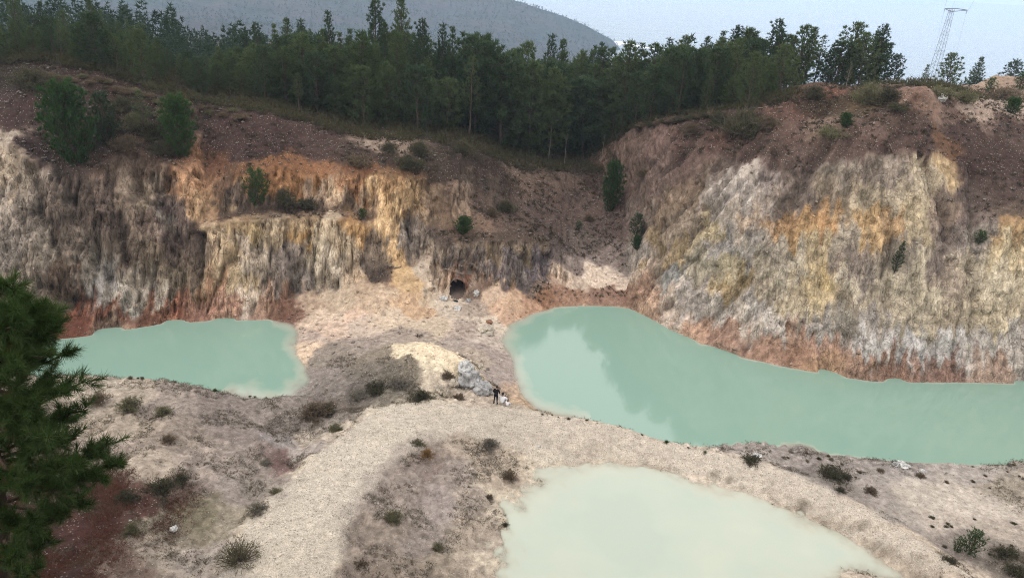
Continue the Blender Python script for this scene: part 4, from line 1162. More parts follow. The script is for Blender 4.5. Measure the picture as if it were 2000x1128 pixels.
# bushy young pines and saplings in the pit: foot seen at px, py; height in photo pixels
for key, px, py, hp_, wd, lab in [
    ("bushy", 150, 322, 124, .8, "big bushy bright green pine on the left slope, tallest growth inside the pit"),
    ("bushy", 357, 306, 98, .72, "bushy green pine on the slope right of the biggest one"),
    ("full3", 212, 285, 84, .9, "dull green pine between the two bushy pines of the left slope"),
    ("sparse1", 285, 268, 76, 1.4, "thin see through young pine behind the bushy ones on the left slope"),
    ("sapling", 503, 400, 60, 1.0, "fresh green sapling on the ledge of the ochre wall"),
    ("bushy", 905, 455, 32, 1.25, "low green pine on the brink above the tunnel"),
    ("bushy", 1190, 412, 90, .55, "tall narrow fresh green pine at the right side of the gully"),
    ("full3", 1243, 462, 44, 1.2, "dark green bush at the foot of the right wall's edge"),
    ("bushy", 1243, 486, 26, 1.0, "small green bush below the dark one at the right wall's edge"),
    ("spire2", 1747, 530, 56, 1.1, "small dark pine clinging to the face of the right wall"),
    ("sapling", 1912, 474, 20, 1.4, "tiny green sapling high on the right wall near the photo's edge"),
    ("sapling", 708, 428, 20, 1.2, "tiny green sapling on the lip of the yellow wall"),
    ("bushy", 1976, 222, 24, 1.3, "low bright green pine on the flat top of the right rim"),
    ("bushy", 1650, 248, 24, 1.1, "round green bush in the hollow of the right rim"),
    ("sapling", 1931, 182, 22, 1.0, "small young pine at the foot of the tan mound"),
    ("sapling", 1990, 176, 24, 1.0, "young pine on the tan mound close to the photo's edge"),
    ("sapling", 1893, 1082, 44, .9, "bright young pine with upright shoots beside the gravel berm"),
    ("sapling", 1868, 1076, 26, .9, "smaller darker young pine left of the upright shooting one"),
    ("sapling", 1130, 446, 14, 1.4, "tiny olive bush on the floor of the upper hollow"),
]:
    x, y, z = hit(px, py)
    dist = math.sqrt(x * x + y * y + (CAM_H - z) ** 2)
    tree(key, x, y, hp_ / FOC * dist * 1.05, lab, None, wide=wd, name="young_pine", sink=.1)

# ------------------------------------------------------------------ the wood farther off, one mass
def wood_mass(name, pts, hs, mat, n_t, k_, blade, rng, rad=.24):
    V_, T_, n = [], [], 0
    base = []
    for s in range(6):
        t = rng.random(n_t) ** .8
        a = rng.uniform(0, 6.283, n_t)
        rr = rad * (1 - t) ** .7 * rng.uniform(.3, 1, n_t)
        cen = np.stack([np.cos(a) * rr, np.sin(a) * rr, .12 + .86 * t], 1)
        d = np.stack([np.cos(a) * .8, np.sin(a) * .8, np.full(n_t, .6)], 1)
        base.append(needles(cen, d, k_, blade[0], blade[1], .5, rng))
    for i, (p, h) in enumerate(zip(pts, hs)):
        v, t = base[i % 6]
        c, s = math.cos(i), math.sin(i)
        rot = np.stack([v[:, 0] * c - v[:, 1] * s, v[:, 0] * s + v[:, 1] * c, v[:, 2]], 1)
        V_.append(rot * h + p); T_.append(t + n); n += len(v)
    o = link(name, mesh_np(name, np.concatenate(V_), [np.concatenate(T_)]), mat)
    return tag(o, kind='stuff')
wr = np.random.default_rng(8)
pts, hs = [], []
while len(pts) < 1500:
    y = wr.uniform(118, 480) if len(pts) > 350 else wr.uniform(114, 170)
    x = wr.uniform(-.78, .22 if y < 180 else .12) * y
    if y < np.interp(x, cx_, cy_) + 26: continue
    pts.append((x, y, ground(x, y) - .3)); hs.append(wr.uniform(6, 10.5))
wood_far = wood_mass("distant_wood", pts, hs, foliage("far_pine_needles", (.016, .032, .022), (.040, .062, .040), .05), 60, 4, (.075, .022), wr)
pts, hs = [], []
while len(pts) < 9000:
    i, j = wr.integers(0, HX.shape[1]), wr.integers(0, HX.shape[0])
    x, y, z = HX[j, i] + wr.uniform(-3, 3), HY[j, i] + wr.uniform(-4, 4), HZ[j, i]
    if z < SEA_Z + 3: continue
    a, b = project([(x, y, z)])
    if not (-30 < a[0] < 1230 and -30 < b[0] < 150): continue
    if noise3(x / 60, y / 60, 1.0) < -.25 and y < TY * .97: continue
    pts.append((x, y, z - .5)); hs.append(wr.uniform(4, 8))
HILLWOOD = foliage("hill_trees", (.020, .036, .022), (.055, .065, .040), .02)
wood_hill = wood_mass("hill_wood", pts, hs, HILLWOOD, 8, 3, (.35, .22), wr, .3)
# ------------------------------------------------------------------ the big pine close by at the left
FP_BARK = plain("close_pine_bark", (.05, .035, .028), .95, .05, .5, 9)
FP_MAT = foliage("close_pine_needles", (.014, .034, .010), (.080, .115, .034), 4.0)
FP_DRY = foliage("dry_pine_needles", (.10, .035, .022), (.17, .065, .038), 2.0)
FX, FY, _ = aty(-150, 820, 9.6)
fz0 = ground(FX, FY)
prng = np.random.default_rng(31)
fwood = MB()
ftop = aty(-60, 430, 9.6)
fz = np.linspace(fz0 - .3, ftop[2], 9)
ftr = np.stack([np.linspace(FX, ftop[0], 9) + prng.normal(0, .04, 9), np.full(9, FY) + prng.normal(0, .04, 9), fz], 1)
fwood.tube(ftr, np.linspace(.17, .05, 9), 9)
TIPS = [(28, 560, 9.3), (66, 612, 9.6), (15, 640, 9.0), (100, 640, 9.9), (128, 690, 9.7), (80, 700, 9.2), (30, 720, 8.8), (160, 748, 9.6), (120, 770, 9.1), (165, 795, 9.9), (60, 790, 8.9), (150, 850, 9.4),
        (215, 870, 9.5), (228, 905, 9.7), (190, 930, 9.2), (140, 910, 8.9), (100, 860, 8.7), (60, 880, 9.4), (165, 985, 9.4), (110, 960, 8.8), (50, 950, 8.6), (120, 1010, 9.2), (60, 1030, 8.8), (95, 1060, 9.1), (20, 1010, 9.2), (20, 840, 9.5),
        (30, 1085, 8.7), (70, 1110, 9.3), (-30, 600, 9.3), (-40, 700, 9.0), (-60, 860, 9.5), (-50, 1000, 9.0), (5, 790, 9.9), (90, 740, 10.0), (40, 660, 10.1), (130, 820, 10.2), (80, 930, 10.1), (10, 920, 10.0), (40, 585, 9.8), (-10, 1110, 9.6), (185, 890, 10.0), (55, 830, 9.2)]
xr = random.Random(9)
TIPS += [(xr.uniform(-70, 105), xr.uniform(600, 1125), xr.uniform(8.9, 10.6)) for _ in range(22)]
cen, dr = [], []
dcen, ddr = [], []
for i, (px, py, Y) in enumerate(TIPS):
    e = np.array(aty(px, py, Y))
    zb = e[2] - abs(e[0] - FX) * prng.uniform(.05, .35)
    zb = min(max(zb, fz[0] + .6), fz[-1] - .2)
    b = np.array([np.interp(zb, fz, ftr[:, 0]), np.interp(zb, fz, ftr[:, 1]), zb])
    s = np.linspace(0, 1, 8)
    pts = b + (e - b) * s[:, None] + np.array([0, 0, -1]) * (np.sin(s * math.pi) * .12)[:, None] + prng.normal(0, .025, (8, 3)) * s[:, None]
    fwood.tube(pts, np.linspace(.035, .012, 8), 5)
    L = np.linalg.norm(e - b)
    tw = int(13 + 9 * L)
    for q in range(tw):
        f = 1 - prng.random() ** 1.2 * .62
        o = np.array([np.interp(f, s, pts[:, j]) for j in range(3)])
        d = (e - b) / L * .7 + prng.normal(0, .55, 3) + np.array([0, 0, .35])
        d /= np.linalg.norm(d)
        tl = prng.uniform(.10, .30)
        if q % 2 == 0: fwood.tube(np.stack([o, o + d * tl * .5 + prng.normal(0, .01, 3), o + d * tl]), [.008, .006, .005], 4, False)
        for w_ in np.linspace(.25, 1, 5):
            cen.append(o + d * tl * w_); dr.append(d * (.6 + .4 * w_) + np.array([0, 0, .15]))
    if i % 2 == 0:
        for q in range(10):
            f = prng.uniform(.2, .55)
            o = np.array([np.interp(f, s, pts[:, j]) for j in range(3)]) + prng.normal(0, .05, 3)
            dcen.append(o); ddr.append(np.array([0, 0, -.4]) + prng.normal(0, .5, 3))
cen, dr = np.array(cen), np.array(dr)
nv, nt_ = needles(cen, dr, 15, .185, .0095, .55, prng)
fpine = tag(empty("pine_tree", (0, 0, 0)), "large dark pine with long needles filling the lower corner beside the camera", "tree")
fpine.location = (FX, FY, fz0)
off = np.array([FX, FY, fz0])
for b_ in fwood.v: b_ -= off
fwood.build("trunk", FP_BARK, fpine)
link("crown", mesh_np("close_crown", nv - off, [nt_]), FP_MAT, fpine)
nv, nt_ = needles(np.array(dcen), np.array(ddr), 16, .14, .006, .5, prng)
link("dead_needles", mesh_np("dead_needles", nv - off, [nt_]), FP_DRY, fpine)

# ------------------------------------------------------------------ shrubs
STEM = plain("shrub_stem", (.12, .095, .075), .95, .05, .4, 12)
SHADES = {
    "olive": foliage("olive_shrub", (.070, .064, .036), (.19, .175, .11), 2.5),
    "brown": foliage("brown_heath", (.065, .046, .034), (.19, .14, .10), 2.5),
    "dark": foliage("dark_heath", (.030, .028, .018), (.105, .095, .06), 2.5),
    "green": foliage("green_shrub", (.026, .050, .020), (.070, .11, .042), 2.5),
    "orange": foliage("dry_orange_grass", (.16, .085, .035), (.30, .18, .085), 2.5),
    "grey": foliage("grey_heath", (.10, .088, .078), (.25, .22, .19), 2.5),
}
BUSH = {}
def bush_kind(key, seed, flat, n_s, n_l, blade, k_, spiky=.4):
    rng = np.random.default_rng(seed)
    stems, cen, dr = MB(), [], []
    for i in range(n_s):
        a, el = rng.uniform(0, 6.283), rng.uniform(.25, 1.45)
        d = np.array([math.cos(a) * math.cos(el), math.sin(a) * math.cos(el), math.sin(el) * flat])
        L = rng.uniform(.6, 1.05)
        s = np.linspace(0, 1, 4)[:, None]
        pts = d * L * s + rng.normal(0, .04, (4, 3)) * s
        stems.tube(pts, [.022, .016, .011, .006], 3, False)
        m = n_l
        f = 1 - rng.random(m) ** 1.2 * .65
        c = d * L * f[:, None] + rng.normal(0, .09, (m, 3))
        c[:, 2] = np.maximum(c[:, 2], .02)
        cen.append(c); dr.append(np.repeat(d[None], m, 0) * spiky + np.array([0, 0, .35]))
    v, t = needles(np.concatenate(cen), np.concatenate(dr), k_, blade[0], blade[1], .5, rng)
    BUSH[key] = (stems.mesh("stem"), mesh_np("foliage", v, [t]))
    BUSH[key][0].materials.append(STEM)
bush_kind("dome", 1, .75, 70, 9, (.20, .022), 5)
bush_kind("low", 2, .42, 60, 9, (.20, .026), 5)
bush_kind("twiggy", 3, .85, 85, 7, (.17, .014), 4, .8)
bush_kind("tuft", 4, 1.0, 40, 8, (.40, .022), 4, 1.2)
BM = {}
def shrub(shape, shade, x, y, r, label, group=None, wide=1.0, name="shrub"):
    key = (shape, shade)
    if key not in BM:
        m = BUSH[shape][1].copy()
        m.materials.clear(); m.materials.append(SHADES[shade])
        BM[key] = m
    o = empty(name, (x, y, ground(x, y) - .04 * r), random.uniform(0, 6.28), (r * wide, r, r))
    tag(o, label, "shrub", group)
    link("foliage", BM[key], None, o)
    link("stem", BUSH[shape][0], None, o)
    return o
# shape, shade, foot px, py, radius in photo pixels, label
SHRUBS = [
    ("twiggy", "olive", 466, 1098, 48, "large twiggy dry shrub at the edge of the gravel track, biggest in the foreground"),
    ("dome", "dark", 318, 962, 34, "dark green heath clump in the bare ground right of the big pine"),
    ("dome", "dark", 352, 942, 22, "smaller heath clump joined to the upper side of the dark green one"),
    ("low", "dark", 246, 975, 26, "blackish low clump between the big pine and the dark green heath"),
    ("dome", "olive", 257, 1040, 22, "olive tuft above the pale cracked ground at the bottom left"),
    ("dome", "brown", 192, 786, 22, "dark brown bush on the knoll next to the big pine's tip"),
    ("dome", "olive", 252, 800, 28, "hazy olive bush on the knoll below the left lake"),
    ("dome", "olive", 318, 810, 20, "brownish tuft on the knoll, right of the hazy olive bush"),
    ("dome", "brown", 330, 865, 20, "brown tuft in the middle of the knoll slope"),
    ("dome", "brown", 612, 815, 38, "dark brown thicket at the top of the red stained gully"),
    ("dome", "dark", 640, 806, 24, "darkest bush of the thicket heading the gully"),
    ("low", "olive", 655, 838, 18, "olive tuft at the track edge below the thicket"),
    ("dome", "grey", 502, 1002, 26, "grey olive bush on the gravel track's left edge, midway down"),
    ("low", "olive", 540, 962, 16, "small olive tuft above the grey bush on the track edge"),
    ("low", "grey", 520, 905, 14, "grey tuft by the red stained hollow"),
    ("dome", "brown", 994, 934, 20, "rusty brown bush just above the milky pond's near corner"),
    ("dome", "dark", 986, 1028, 11, "small dark green bush at the milky pond's left shore"),
    ("low", "brown", 955, 972, 12, "little brown tuft left of the milky pond"),
    ("tuft", "orange", 836, 892, 17, "orange dry grass tuft on the scrubby hollow inside the berm"),
    ("low", "olive", 815, 868, 18, "olive tuft at the head of the scrubby hollow, by the orange grass"),
    ("low", "olive", 768, 1012, 24, "olive clump in the middle of the scrubby hollow"),
    ("dome", "grey", 955, 872, 22, "hazy olive grey bush on the berm above the pond"),
    ("low", "olive", 855, 1070, 16, "olive tuft low in the scrubby hollow near the pond side"),
    ("low", "brown", 706, 1100, 20, "brown tuft at the lower left of the scrubby hollow"),
    ("low", "dark", 1624, 928, 30, "dark brown spreading bush on the grey terrace by the right lake"),
    ("low", "dark", 1652, 932, 14, "small bush touching the right end of the spreading terrace bush"),
    ("dome", "brown", 1700, 962, 15, "brown bush on the grey terrace above the gravel berm"),
    ("low", "dark", 1466, 902, 24, "dark heath clump where the terrace meets the gravel berm"),
    ("low", "brown", 1720, 920, 9, "small dark tuft on the terrace right of the spreading bush"),
    ("low", "brown", 1797, 930, 11, "brown tuft on the terrace towards the photo's right side"),
    ("low", "grey", 1750, 905, 9, "grey tuft on the shore edge of the terrace"),
    ("dome", "dark", 1640, 960, 13, "dark tuft on the berm's outer edge under the spreading bush"),
    ("low", "dark", 1855, 1100, 18, "dark heath clump below the bright young pine"),
    ("low", "dark", 1965, 1085, 26, "dark heath patch in the right bottom corner"),
    ("low", "dark", 1985, 1120, 24, "dark heath patch at the very corner of the photo"),
    ("dome", "dark", 822, 782, 28, "dark olive heath bush at the foot of the cream mound"),
    ("low", "dark", 735, 762, 30, "blackish heath clump on the grey side of the mound"),
    ("low", "grey", 775, 752, 26, "grey heath clump on the mound beside the cream sand"),
    ("low", "grey", 700, 775, 24, "grey heath clump low on the left of the mound"),
    ("low", "brown", 895, 778, 18, "flat brown heath patch in front of the grey boulders"),
    ("low", "brown", 875, 735, 16, "brown heath tucked against the grey boulders"),
    ("dome", "dark", 555, 398, 34, "dark heath bush beside the sapling on the ochre ledge"),
    ("low", "dark", 600, 402, 26, "flat dark heath at the end of the ochre ledge"),
    ("dome", "dark", 988, 412, 26, "dark twiggy bush in the upper hollow"),
    ("dome", "brown", 960, 420, 18, "brown bush left of the dark twiggy one in the upper hollow"),
    ("dome", "brown", 1150, 430, 14, "brown bush on the floor of the upper hollow near the right wall"),
    ("dome", "dark", 1450, 262, 56, "wide dark bramble thicket on the brown slope of the right wall"),
    ("dome", "dark", 1405, 246, 30, "dark bush at the upper left of the bramble thicket"),
    ("dome", "brown", 1500, 250, 28, "brown bush at the right end of the bramble thicket"),
    ("dome", "brown", 1350, 262, 24, "brown leafless bush on the brown slope"),
    ("dome", "brown", 1255, 345, 20, "brown bush low on the brown slope by the gully"),
    ("low", "olive", 1622, 265, 30, "olive heath in the hollow of the right rim"),
    ("dome", "olive", 1695, 200, 40, "large olive heath mass behind the hollow of the right rim"),
    ("dome", "dark", 1735, 196, 26, "dark heath mass left of the rounded earth mound"),
    ("low", "dark", 1752, 214, 22, "dark heath on the shoulder of the rounded earth mound"),
    ("low", "olive", 1880, 196, 30, "olive heath carpet behind the rounded earth mound"),
    ("low", "olive", 1840, 186, 26, "olive heath patch right behind the mound's top"),
    ("low", "brown", 1960, 192, 34, "brown heath at the foot of the tan mound"),
    ("dome", "dark", 1590, 190, 26, "dark heath in the bank left of the red earth"),
    ("dome", "dark", 820, 300, 30, "dark bush at the wood's foot above the yellow wall"),
    ("dome", "dark", 905, 300, 32, "dark bush at the wood's foot over the gully"),
    ("dome", "dark", 760, 296, 22, "dark bush at the end of the purple scree slope"),
    ("dome", "dark", 240, 215, 30, "dark bush behind the bushy pines on the left slope"),
    ("dome", "dark", 205, 255, 34, "dark brush in the hollow right beside the biggest bushy pine"),
    ("dome", "olive", 265, 250, 32, "olive brush midway between the bushy pines of the left slope"),
    ("dome", "dark", 300, 270, 34, "dark brush left of the second bushy pine"),
    ("dome", "brown", 250, 290, 30, "brown brush at the foot of the hollow between the bushy pines"),
    ("dome", "dark", 318, 300, 28, "dark brush at the foot of the second bushy pine"),
    ("dome", "olive", 330, 235, 30, "olive brush above the second bushy pine"),
    ("low", "brown", 700, 320, 34, "brown heath at the edge above the ochre wall, left of the pale outcrop"),
    ("low", "dark", 800, 325, 40, "dark heath at the edge above the yellow sand chute"),
    ("dome", "dark", 60, 170, 36, "dark heath bush on the leftmost brow"),
]
for shape, shade, px, py, rp, lab in SHRUBS:
    x, y, z = hit(px, py)
    dist = math.sqrt(x * x + y * y + (CAM_H - z) ** 2)
    shrub(shape, shade, x, y, rp / FOC * dist * 1.05, lab)
# a broken fringe of tufts along the near shore of the lakes
for i, px in enumerate((1062, 1080, 1098, 1118, 1150, 1172, 1198, 1216, 1232, 1255, 1262, 1300, 1340, 1362, 1385)):
    f = np.interp(px, (1040, 1150, 1250, 1300, 1385), (803, 820, 847, 861, 880))
    x, y, z = hit(px + random.uniform(-9, 9), f + random.uniform(-1, 6))
    shrub("dome", "green" if i % 3 else "dark", x, y, random.uniform(.10, .30), "small green tuft of the fringe along the berm's lake side", "tufts fringing the berm by the right lake", 1.4)
for i, px in enumerate((255, 270, 278, 333, 342, 420, 488, 498, 520)):
    f = np.interp(px, (60, 280, 340, 400, 470, 560), (736, 739, 747, 759, 773, 780))
    x, y, z = hit(px, f)
    shrub("dome", "green" if i % 2 else "olive", x, y, random.uniform(.12, .32), "small green tuft on the knoll's crest against the left lake", "tufts on the knoll crest by the left lake", 1.3)
tr_ = random.Random(4)
for i in range(30):
    px = tr_.uniform(1500, 2000); py = tr_.uniform(np.interp(px, (1500, 2000), (880, 908)), np.interp(px, (1500, 1650, 2000), (890, 930, 960)))
    x, y, z = hit(px, py)
    shrub("low", tr_.choice(["dark", "brown", "grey"]), x, y, tr_.uniform(.12, .34), "small dark heath tuft dotted over the grey terrace by the right lake", "heath tufts dotted over the terrace")
for i in range(16):
    px = tr_.uniform(1740, 1990); py = tr_.uniform(1055, 1120) if i % 2 else tr_.uniform(1010, 1030)
    if py < np.interp(px, (1740, 1990), (1035, 1180)) - 10 or i % 2 == 0:
        x, y, z = hit(px, py)
        shrub("low", "dark", x, y, tr_.uniform(.14, .32), "small dark tuft on the sandy flat behind the bright young pine", "tufts on the sandy flat by the young pine")

# ------------------------------------------------------------------ ground cover nobody could count
def scatter(n, fn, y0, y1, x0, x1, rng):
    out = []
    while len(out) < n:
        xs, ys = rng.uniform(x0, x1, 4000), rng.uniform(y0, y1, 4000)
        jx, jy = np.searchsorted(gx, xs) - 1, np.searchsorted(gy, ys) - 1
        keep = rng.random(4000) < fn(jx, jy)
        a, b = project(np.stack([xs, ys, VZ[jy, jx]], 1))
        keep &= (a > -60) & (a < 2060) & (b > -20) & (b < 1160)
        out += list(zip(jx[keep], jy[keep]))
    return np.array(out[:n])
H2, G2, C2 = HEATH.reshape(NY, NX), GRAV.reshape(NY, NX), COLR.reshape(NY, NX, 3)
srng = np.random.default_rng(77)
s_ = scatter(15000, lambda i, j: (H2[j, i] > .3) * H2[j, i] * (VZ[j, i] > .6) * np.clip((GY[j, i] - 56) / 20, 0, 1) * (fbm(GX[j, i] / 4, GY[j, i] / 4, 3.1, 2) > -.15), 60, 140, -84, 88, srng)
hc = np.stack([VX[s_[:, 1], s_[:, 0]], VY[s_[:, 1], s_[:, 0]], VZ[s_[:, 1], s_[:, 0]]], 1)
nrep = 5
hc = np.repeat(hc, nrep, 0) + srng.normal(0, .16, (len(hc) * nrep, 3)) * np.array([1, 1, .25])
v, t = needles(hc, np.tile([0, 0, .8], (len(hc), 1)), 6, .30, .05, .75, srng)
tag(link("heather", mesh_np("heather", v, [t]), foliage("heather_mix", (.030, .026, .018), (.105, .080, .058), .5)), kind='stuff')
s_ = scatter(9000, lambda i, j: (VZ[j, i] > .4) * (1 - G2[j, i]) * .5 * (fbm(GX[j, i] / 3, GY[j, i] / 3, 1.1, 3) > .12) * ((C2[j, i].mean(-1) < .34) & (GY[j, i] < 60)) * (1 - FLAT[j, i]), 28, 60, -40, 44, srng)
hc = np.stack([VX[s_[:, 1], s_[:, 0]], VY[s_[:, 1], s_[:, 0]], VZ[s_[:, 1], s_[:, 0]]], 1)
hc = np.repeat(hc, 4, 0) + srng.normal(0, .12, (len(hc) * 4, 3)) * np.array([1, 1, .2])
v, t = needles(hc, np.tile([0, 0, .6], (len(hc), 1)), 6, .15, .016, .8, srng)
tag(link("dry_scrub", mesh_np("dry_scrub", v, [t]), foliage("dry_scrub_mix", (.065, .052, .040), (.17, .14, .105), .9)), kind='stuff')
# red carpet of fallen needles under the big pine
rp = np.array([(p[0], p[1]) for p in (hit(a, b) for a, b in ((110, 1110), (180, 1040), (240, 1000), (250, 955), (330, 985), (300, 1030), (210, 1080), (150, 1128), (60, 1120), (230, 920), (200, 960)))])
c_ = rp[srng.integers(0, len(rp), 5000)] + srng.normal(0, .8, (5000, 2))
hc = np.array([(x, y, ground(x, y) + .06) for x, y in c_])
v, t = needles(hc, np.tile([0, 0, .25], (len(hc), 1)), 7, .26, .014, .8, srng)
tag(link("needle_litter", mesh_np("needle_litter", v, [t]), foliage("red_litter", (.075, .028, .020), (.17, .075, .050), 1.0)), kind='stuff')

def stones(name, sel, smin, smax, mat, rng, power=2.5, sinkf=.3):
    p = np.stack([VX[sel[:, 1], sel[:, 0]], VY[sel[:, 1], sel[:, 0]], VZ[sel[:, 1], sel[:, 0]]], 1)
    n = len(p)
    p[:, :2] += rng.uniform(-.08, .08, (n, 2))
    o = np.array([[1, 0, 0], [0, 1, 0], [-1, 0, 0], [0, -1, 0], [.2, .1, 1], [0, 0, -1.0], [.6, .6, .55], [-.6, .5, .6], [-.5, -.6, .5], [.6, -.55, .6]])
    tt = np.array([[0, 6, 9], [6, 4, 9], [0, 1, 6], [1, 7, 6], [6, 7, 4], [1, 2, 7], [2, 8, 7], [7, 8, 4], [2, 3, 8], [3, 9, 8], [8, 9, 4], [3, 0, 9], [1, 0, 5], [2, 1, 5], [3, 2, 5], [0, 3, 5]])
    s = smin + (smax - smin) * rng.random(n) ** power
    v = np.repeat(o[None], n, 0) * rng.uniform(.65, 1.25, (n, 10, 3)) * np.stack([s, s * rng.uniform(.6, 1, n), s * rng.uniform(.45, .8, n)], 1)[:, None]
    a = rng.uniform(0, 6.28, n)
    c, sn = np.cos(a)[:, None], np.sin(a)[:, None]
    v = np.stack([v[..., 0] * c - v[..., 1] * sn, v[..., 0] * sn + v[..., 1] * c, v[..., 2]], -1) + p[:, None] + np.array([0, 0, 1.0]) * (s * (.5 - sinkf))[:, None, None]
    t = (tt[None] + (np.arange(n) * 10)[:, None, None]).reshape(-1, 3)
    me = mesh_np(name, v.reshape(-1, 3), [t], False)
    col = np.repeat((C2[sel[:, 1], sel[:, 0]] * (.8 if name == 'scree' else .55) + (.2 if name == 'scree' else .45) * np.array([.40, .36, .30])) * rng.uniform(.6, 1.3, (n, 1)), 10, 0)
    at = me.color_attributes.new("earth", 'FLOAT_COLOR', 'POINT')
    at.data.foreach_set("color", np.concatenate([col, np.ones((len(col), 1))], 1).astype(np.float32).ravel())
    return tag(link(name, me, mat), kind='stuff')
k = NT("loose_stone")
k.bsdf(k.mix(k.noise(k.pos(), 9, 3), k.mix(1.0, k.n('ShaderNodeAttribute', _attribute_name="earth").outputs['Color'], (.75, .75, .75, 1), 'MULTIPLY'), k.n('ShaderNodeAttribute', _attribute_name="earth").outputs['Color']), .95, .1)
STONE = k.m
stones("gravel", scatter(30000, lambda i, j: (.12 + .88 * G2[j, i]) * (VZ[j, i] > .05) * .8 * ~((GZ[j, i] < 1.06) & (GX[j, i] > -6) & (GX[j, i] < 26) & (GY[j, i] < 47)), 26, 60, -42, 46, srng), .014, .06, STONE, srng, 2.6)
stones("scree", scatter(15000, lambda i, j: (1 - STEEP[j, i] * .75) * (VZ[j, i] > .05) * .6 * (GY[j, i] > 54), 54, 118, -70, 80, srng), .035, .26, STONE, srng, 4.0)

ug = []
while len(ug) < 5200:
    x = srng.uniform(-80, 52); c = float(np.interp(x, cx_, cy_))
    y = c + .5 + srng.random() ** 1.4 * 26
    if 31 < x < 44 and y < 106: continue
    ug.append((x, y, ground(x, y) + .1))
ug = np.array(ug)
ug = np.repeat(ug, 6, 0) + srng.normal(0, .35, (len(ug) * 6, 3)) * np.array([1, 1, .55]) + np.array([0, 0, .25])
v, t = needles(ug, np.tile([0, 0, .9], (len(ug), 1)), 5, .45, .07, .75, srng)
tag(link("undergrowth", mesh_np("undergrowth", v, [t]), foliage("undergrowth_mix", (.028, .026, .014), (.085, .075, .04), .4)), kind='stuff')
for i in range(30):
    px = np.interp(i, (0, 29), (1150, 1412)); f = np.interp(px, (1150, 1240, 1320, 1412), (256, 248, 236, 222))
    x, y, z = hit(px, f + 3)
    shrub("low", "dark" if i % 3 else "brown", x, y + .3, random.uniform(.7, 1.15), "dark heath hummock of the row overhanging the brown slope's brow", "heath hummocks along the brow over the brown slope", 1.3)
for i in range(26):
    px = np.interp(i, (0, 25), (60, 470)); f = np.interp(px, (60, 180, 300, 380, 470), (140, 150, 192, 208, 222))
    x, y, z = hit(px, f + random.uniform(0, 16))
    shrub("low", "brown" if i % 3 else "olive", x, y + .3, random.uniform(.6, 1.1), "brown heath hummock of the row along the brow above the bushy pines", "heath hummocks along the left brow", 1.3)

# ------------------------------------------------------------------ boulders
def rock_mat(name, c, c2):
    k = NT(name)
    oc = k.n('ShaderNodeTexCoord').outputs['Object']
    f = k.noise(oc, 2.2, 6, .65)
    cr_ = k.n('ShaderNodeTexVoronoi', _feature='DISTANCE_TO_EDGE', Vector=oc, Scale=1.7)
    col = k.mix(k.ramp(f, [(.35, 0), (.65, 1)]), (*c, 1), (*c2, 1))
    col = k.mix(1.0, col, k.ramp(cr_.outputs[0], [(0, .55), (.05, 1)]), 'MULTIPLY')
    k.bsdf(col, .9, .15, k.bump(k.math('ADD', f, k.math('MULTIPLY', cr_.outputs[0], .6)), .8, .2))
    return k.m
GREY_R = rock_mat("grey_rock", (.19, .187, .185), (.39, .385, .375))
PALE_R = rock_mat("cream_rock", (.27, .23, .18), (.46, .41, .33))
WHITE_R = rock_mat("white_rock", (.32, .315, .305), (.52, .51, .485))
RUST_R = rock_mat("rust_rock", (.16, .075, .045), (.30, .17, .11))
BOULD = [
    (918, 757, 23, 20, GREY_R, "biggest grey boulder at the end of the cream mound"),
    (908, 734, 18, 19, WHITE_R, "whitish rock perched on the biggest grey boulder"),
    (942, 769, 21, 14, GREY_R, "rounded grey boulder nearest the standing person"),
    (926, 745, 12, 10, WHITE_R, "small whitish block on the lake side of the biggest grey boulder"),
    (858, 768, 15, 17, PALE_R, "cream block beside the heath at the foot of the mound"),
    (870, 772, 9, 14, PALE_R, "narrow upright cream block next to the larger cream block"),
    (886, 755, 18, 12, PALE_R, "cream rock between the mound and the grey boulders"),
    (938, 722, 13, 11, PALE_R, "cream rock behind the tall pale grey boulder"),
    (948, 650, 30, 11, PALE_R, "pale flat outcrop at the corner of the right lake near the tunnel"),
    (893, 606, 15, 7, WHITE_R, "whitish slab fallen in front of the tunnel"),
    (866, 588, 13, 8, WHITE_R, "white rubble rock left of the tunnel mouth"),
    (872, 602, 8, 6, PALE_R, "small cream rock under the white rubble by the tunnel"),
    (915, 590, 8, 6, GREY_R, "grey rock on the floor right of the tunnel mouth"),
    (955, 634, 12, 9, RUST_R, "rust brown rocks at the lake end of the tunnel apron"),
    (930, 578, 9, 11, WHITE_R, "pale bluish rock between the tunnel and the peach fan"),
    (1478, 892, 15, 5, WHITE_R, "flat white stone on the terrace beside the dark heath clump"),
    (1766, 912, 17, 7, WHITE_R, "bluish white rock on the shore edge of the terrace"),
    (1753, 910, 12, 6, GREY_R, "dark grey lump left of the bluish white rock on the shore"),  # lump set over a dark mark at the waterline
    (1802, 922, 8, 5, WHITE_R, "little white stone on the terrace inland of the bluish white rock"),
    (1052, 874, 6, 5, WHITE_R, "single white stone on the berm above the pond"),
    (337, 1036, 11, 7, WHITE_R, "white stone on the mossy ground left of the track"),
    (253, 1022, 7, 6, WHITE_R, "white stone in the red needle carpet"),
    (1841, 198, 13, 8, WHITE_R, "white rock on the heath behind the rounded earth mound"),
]
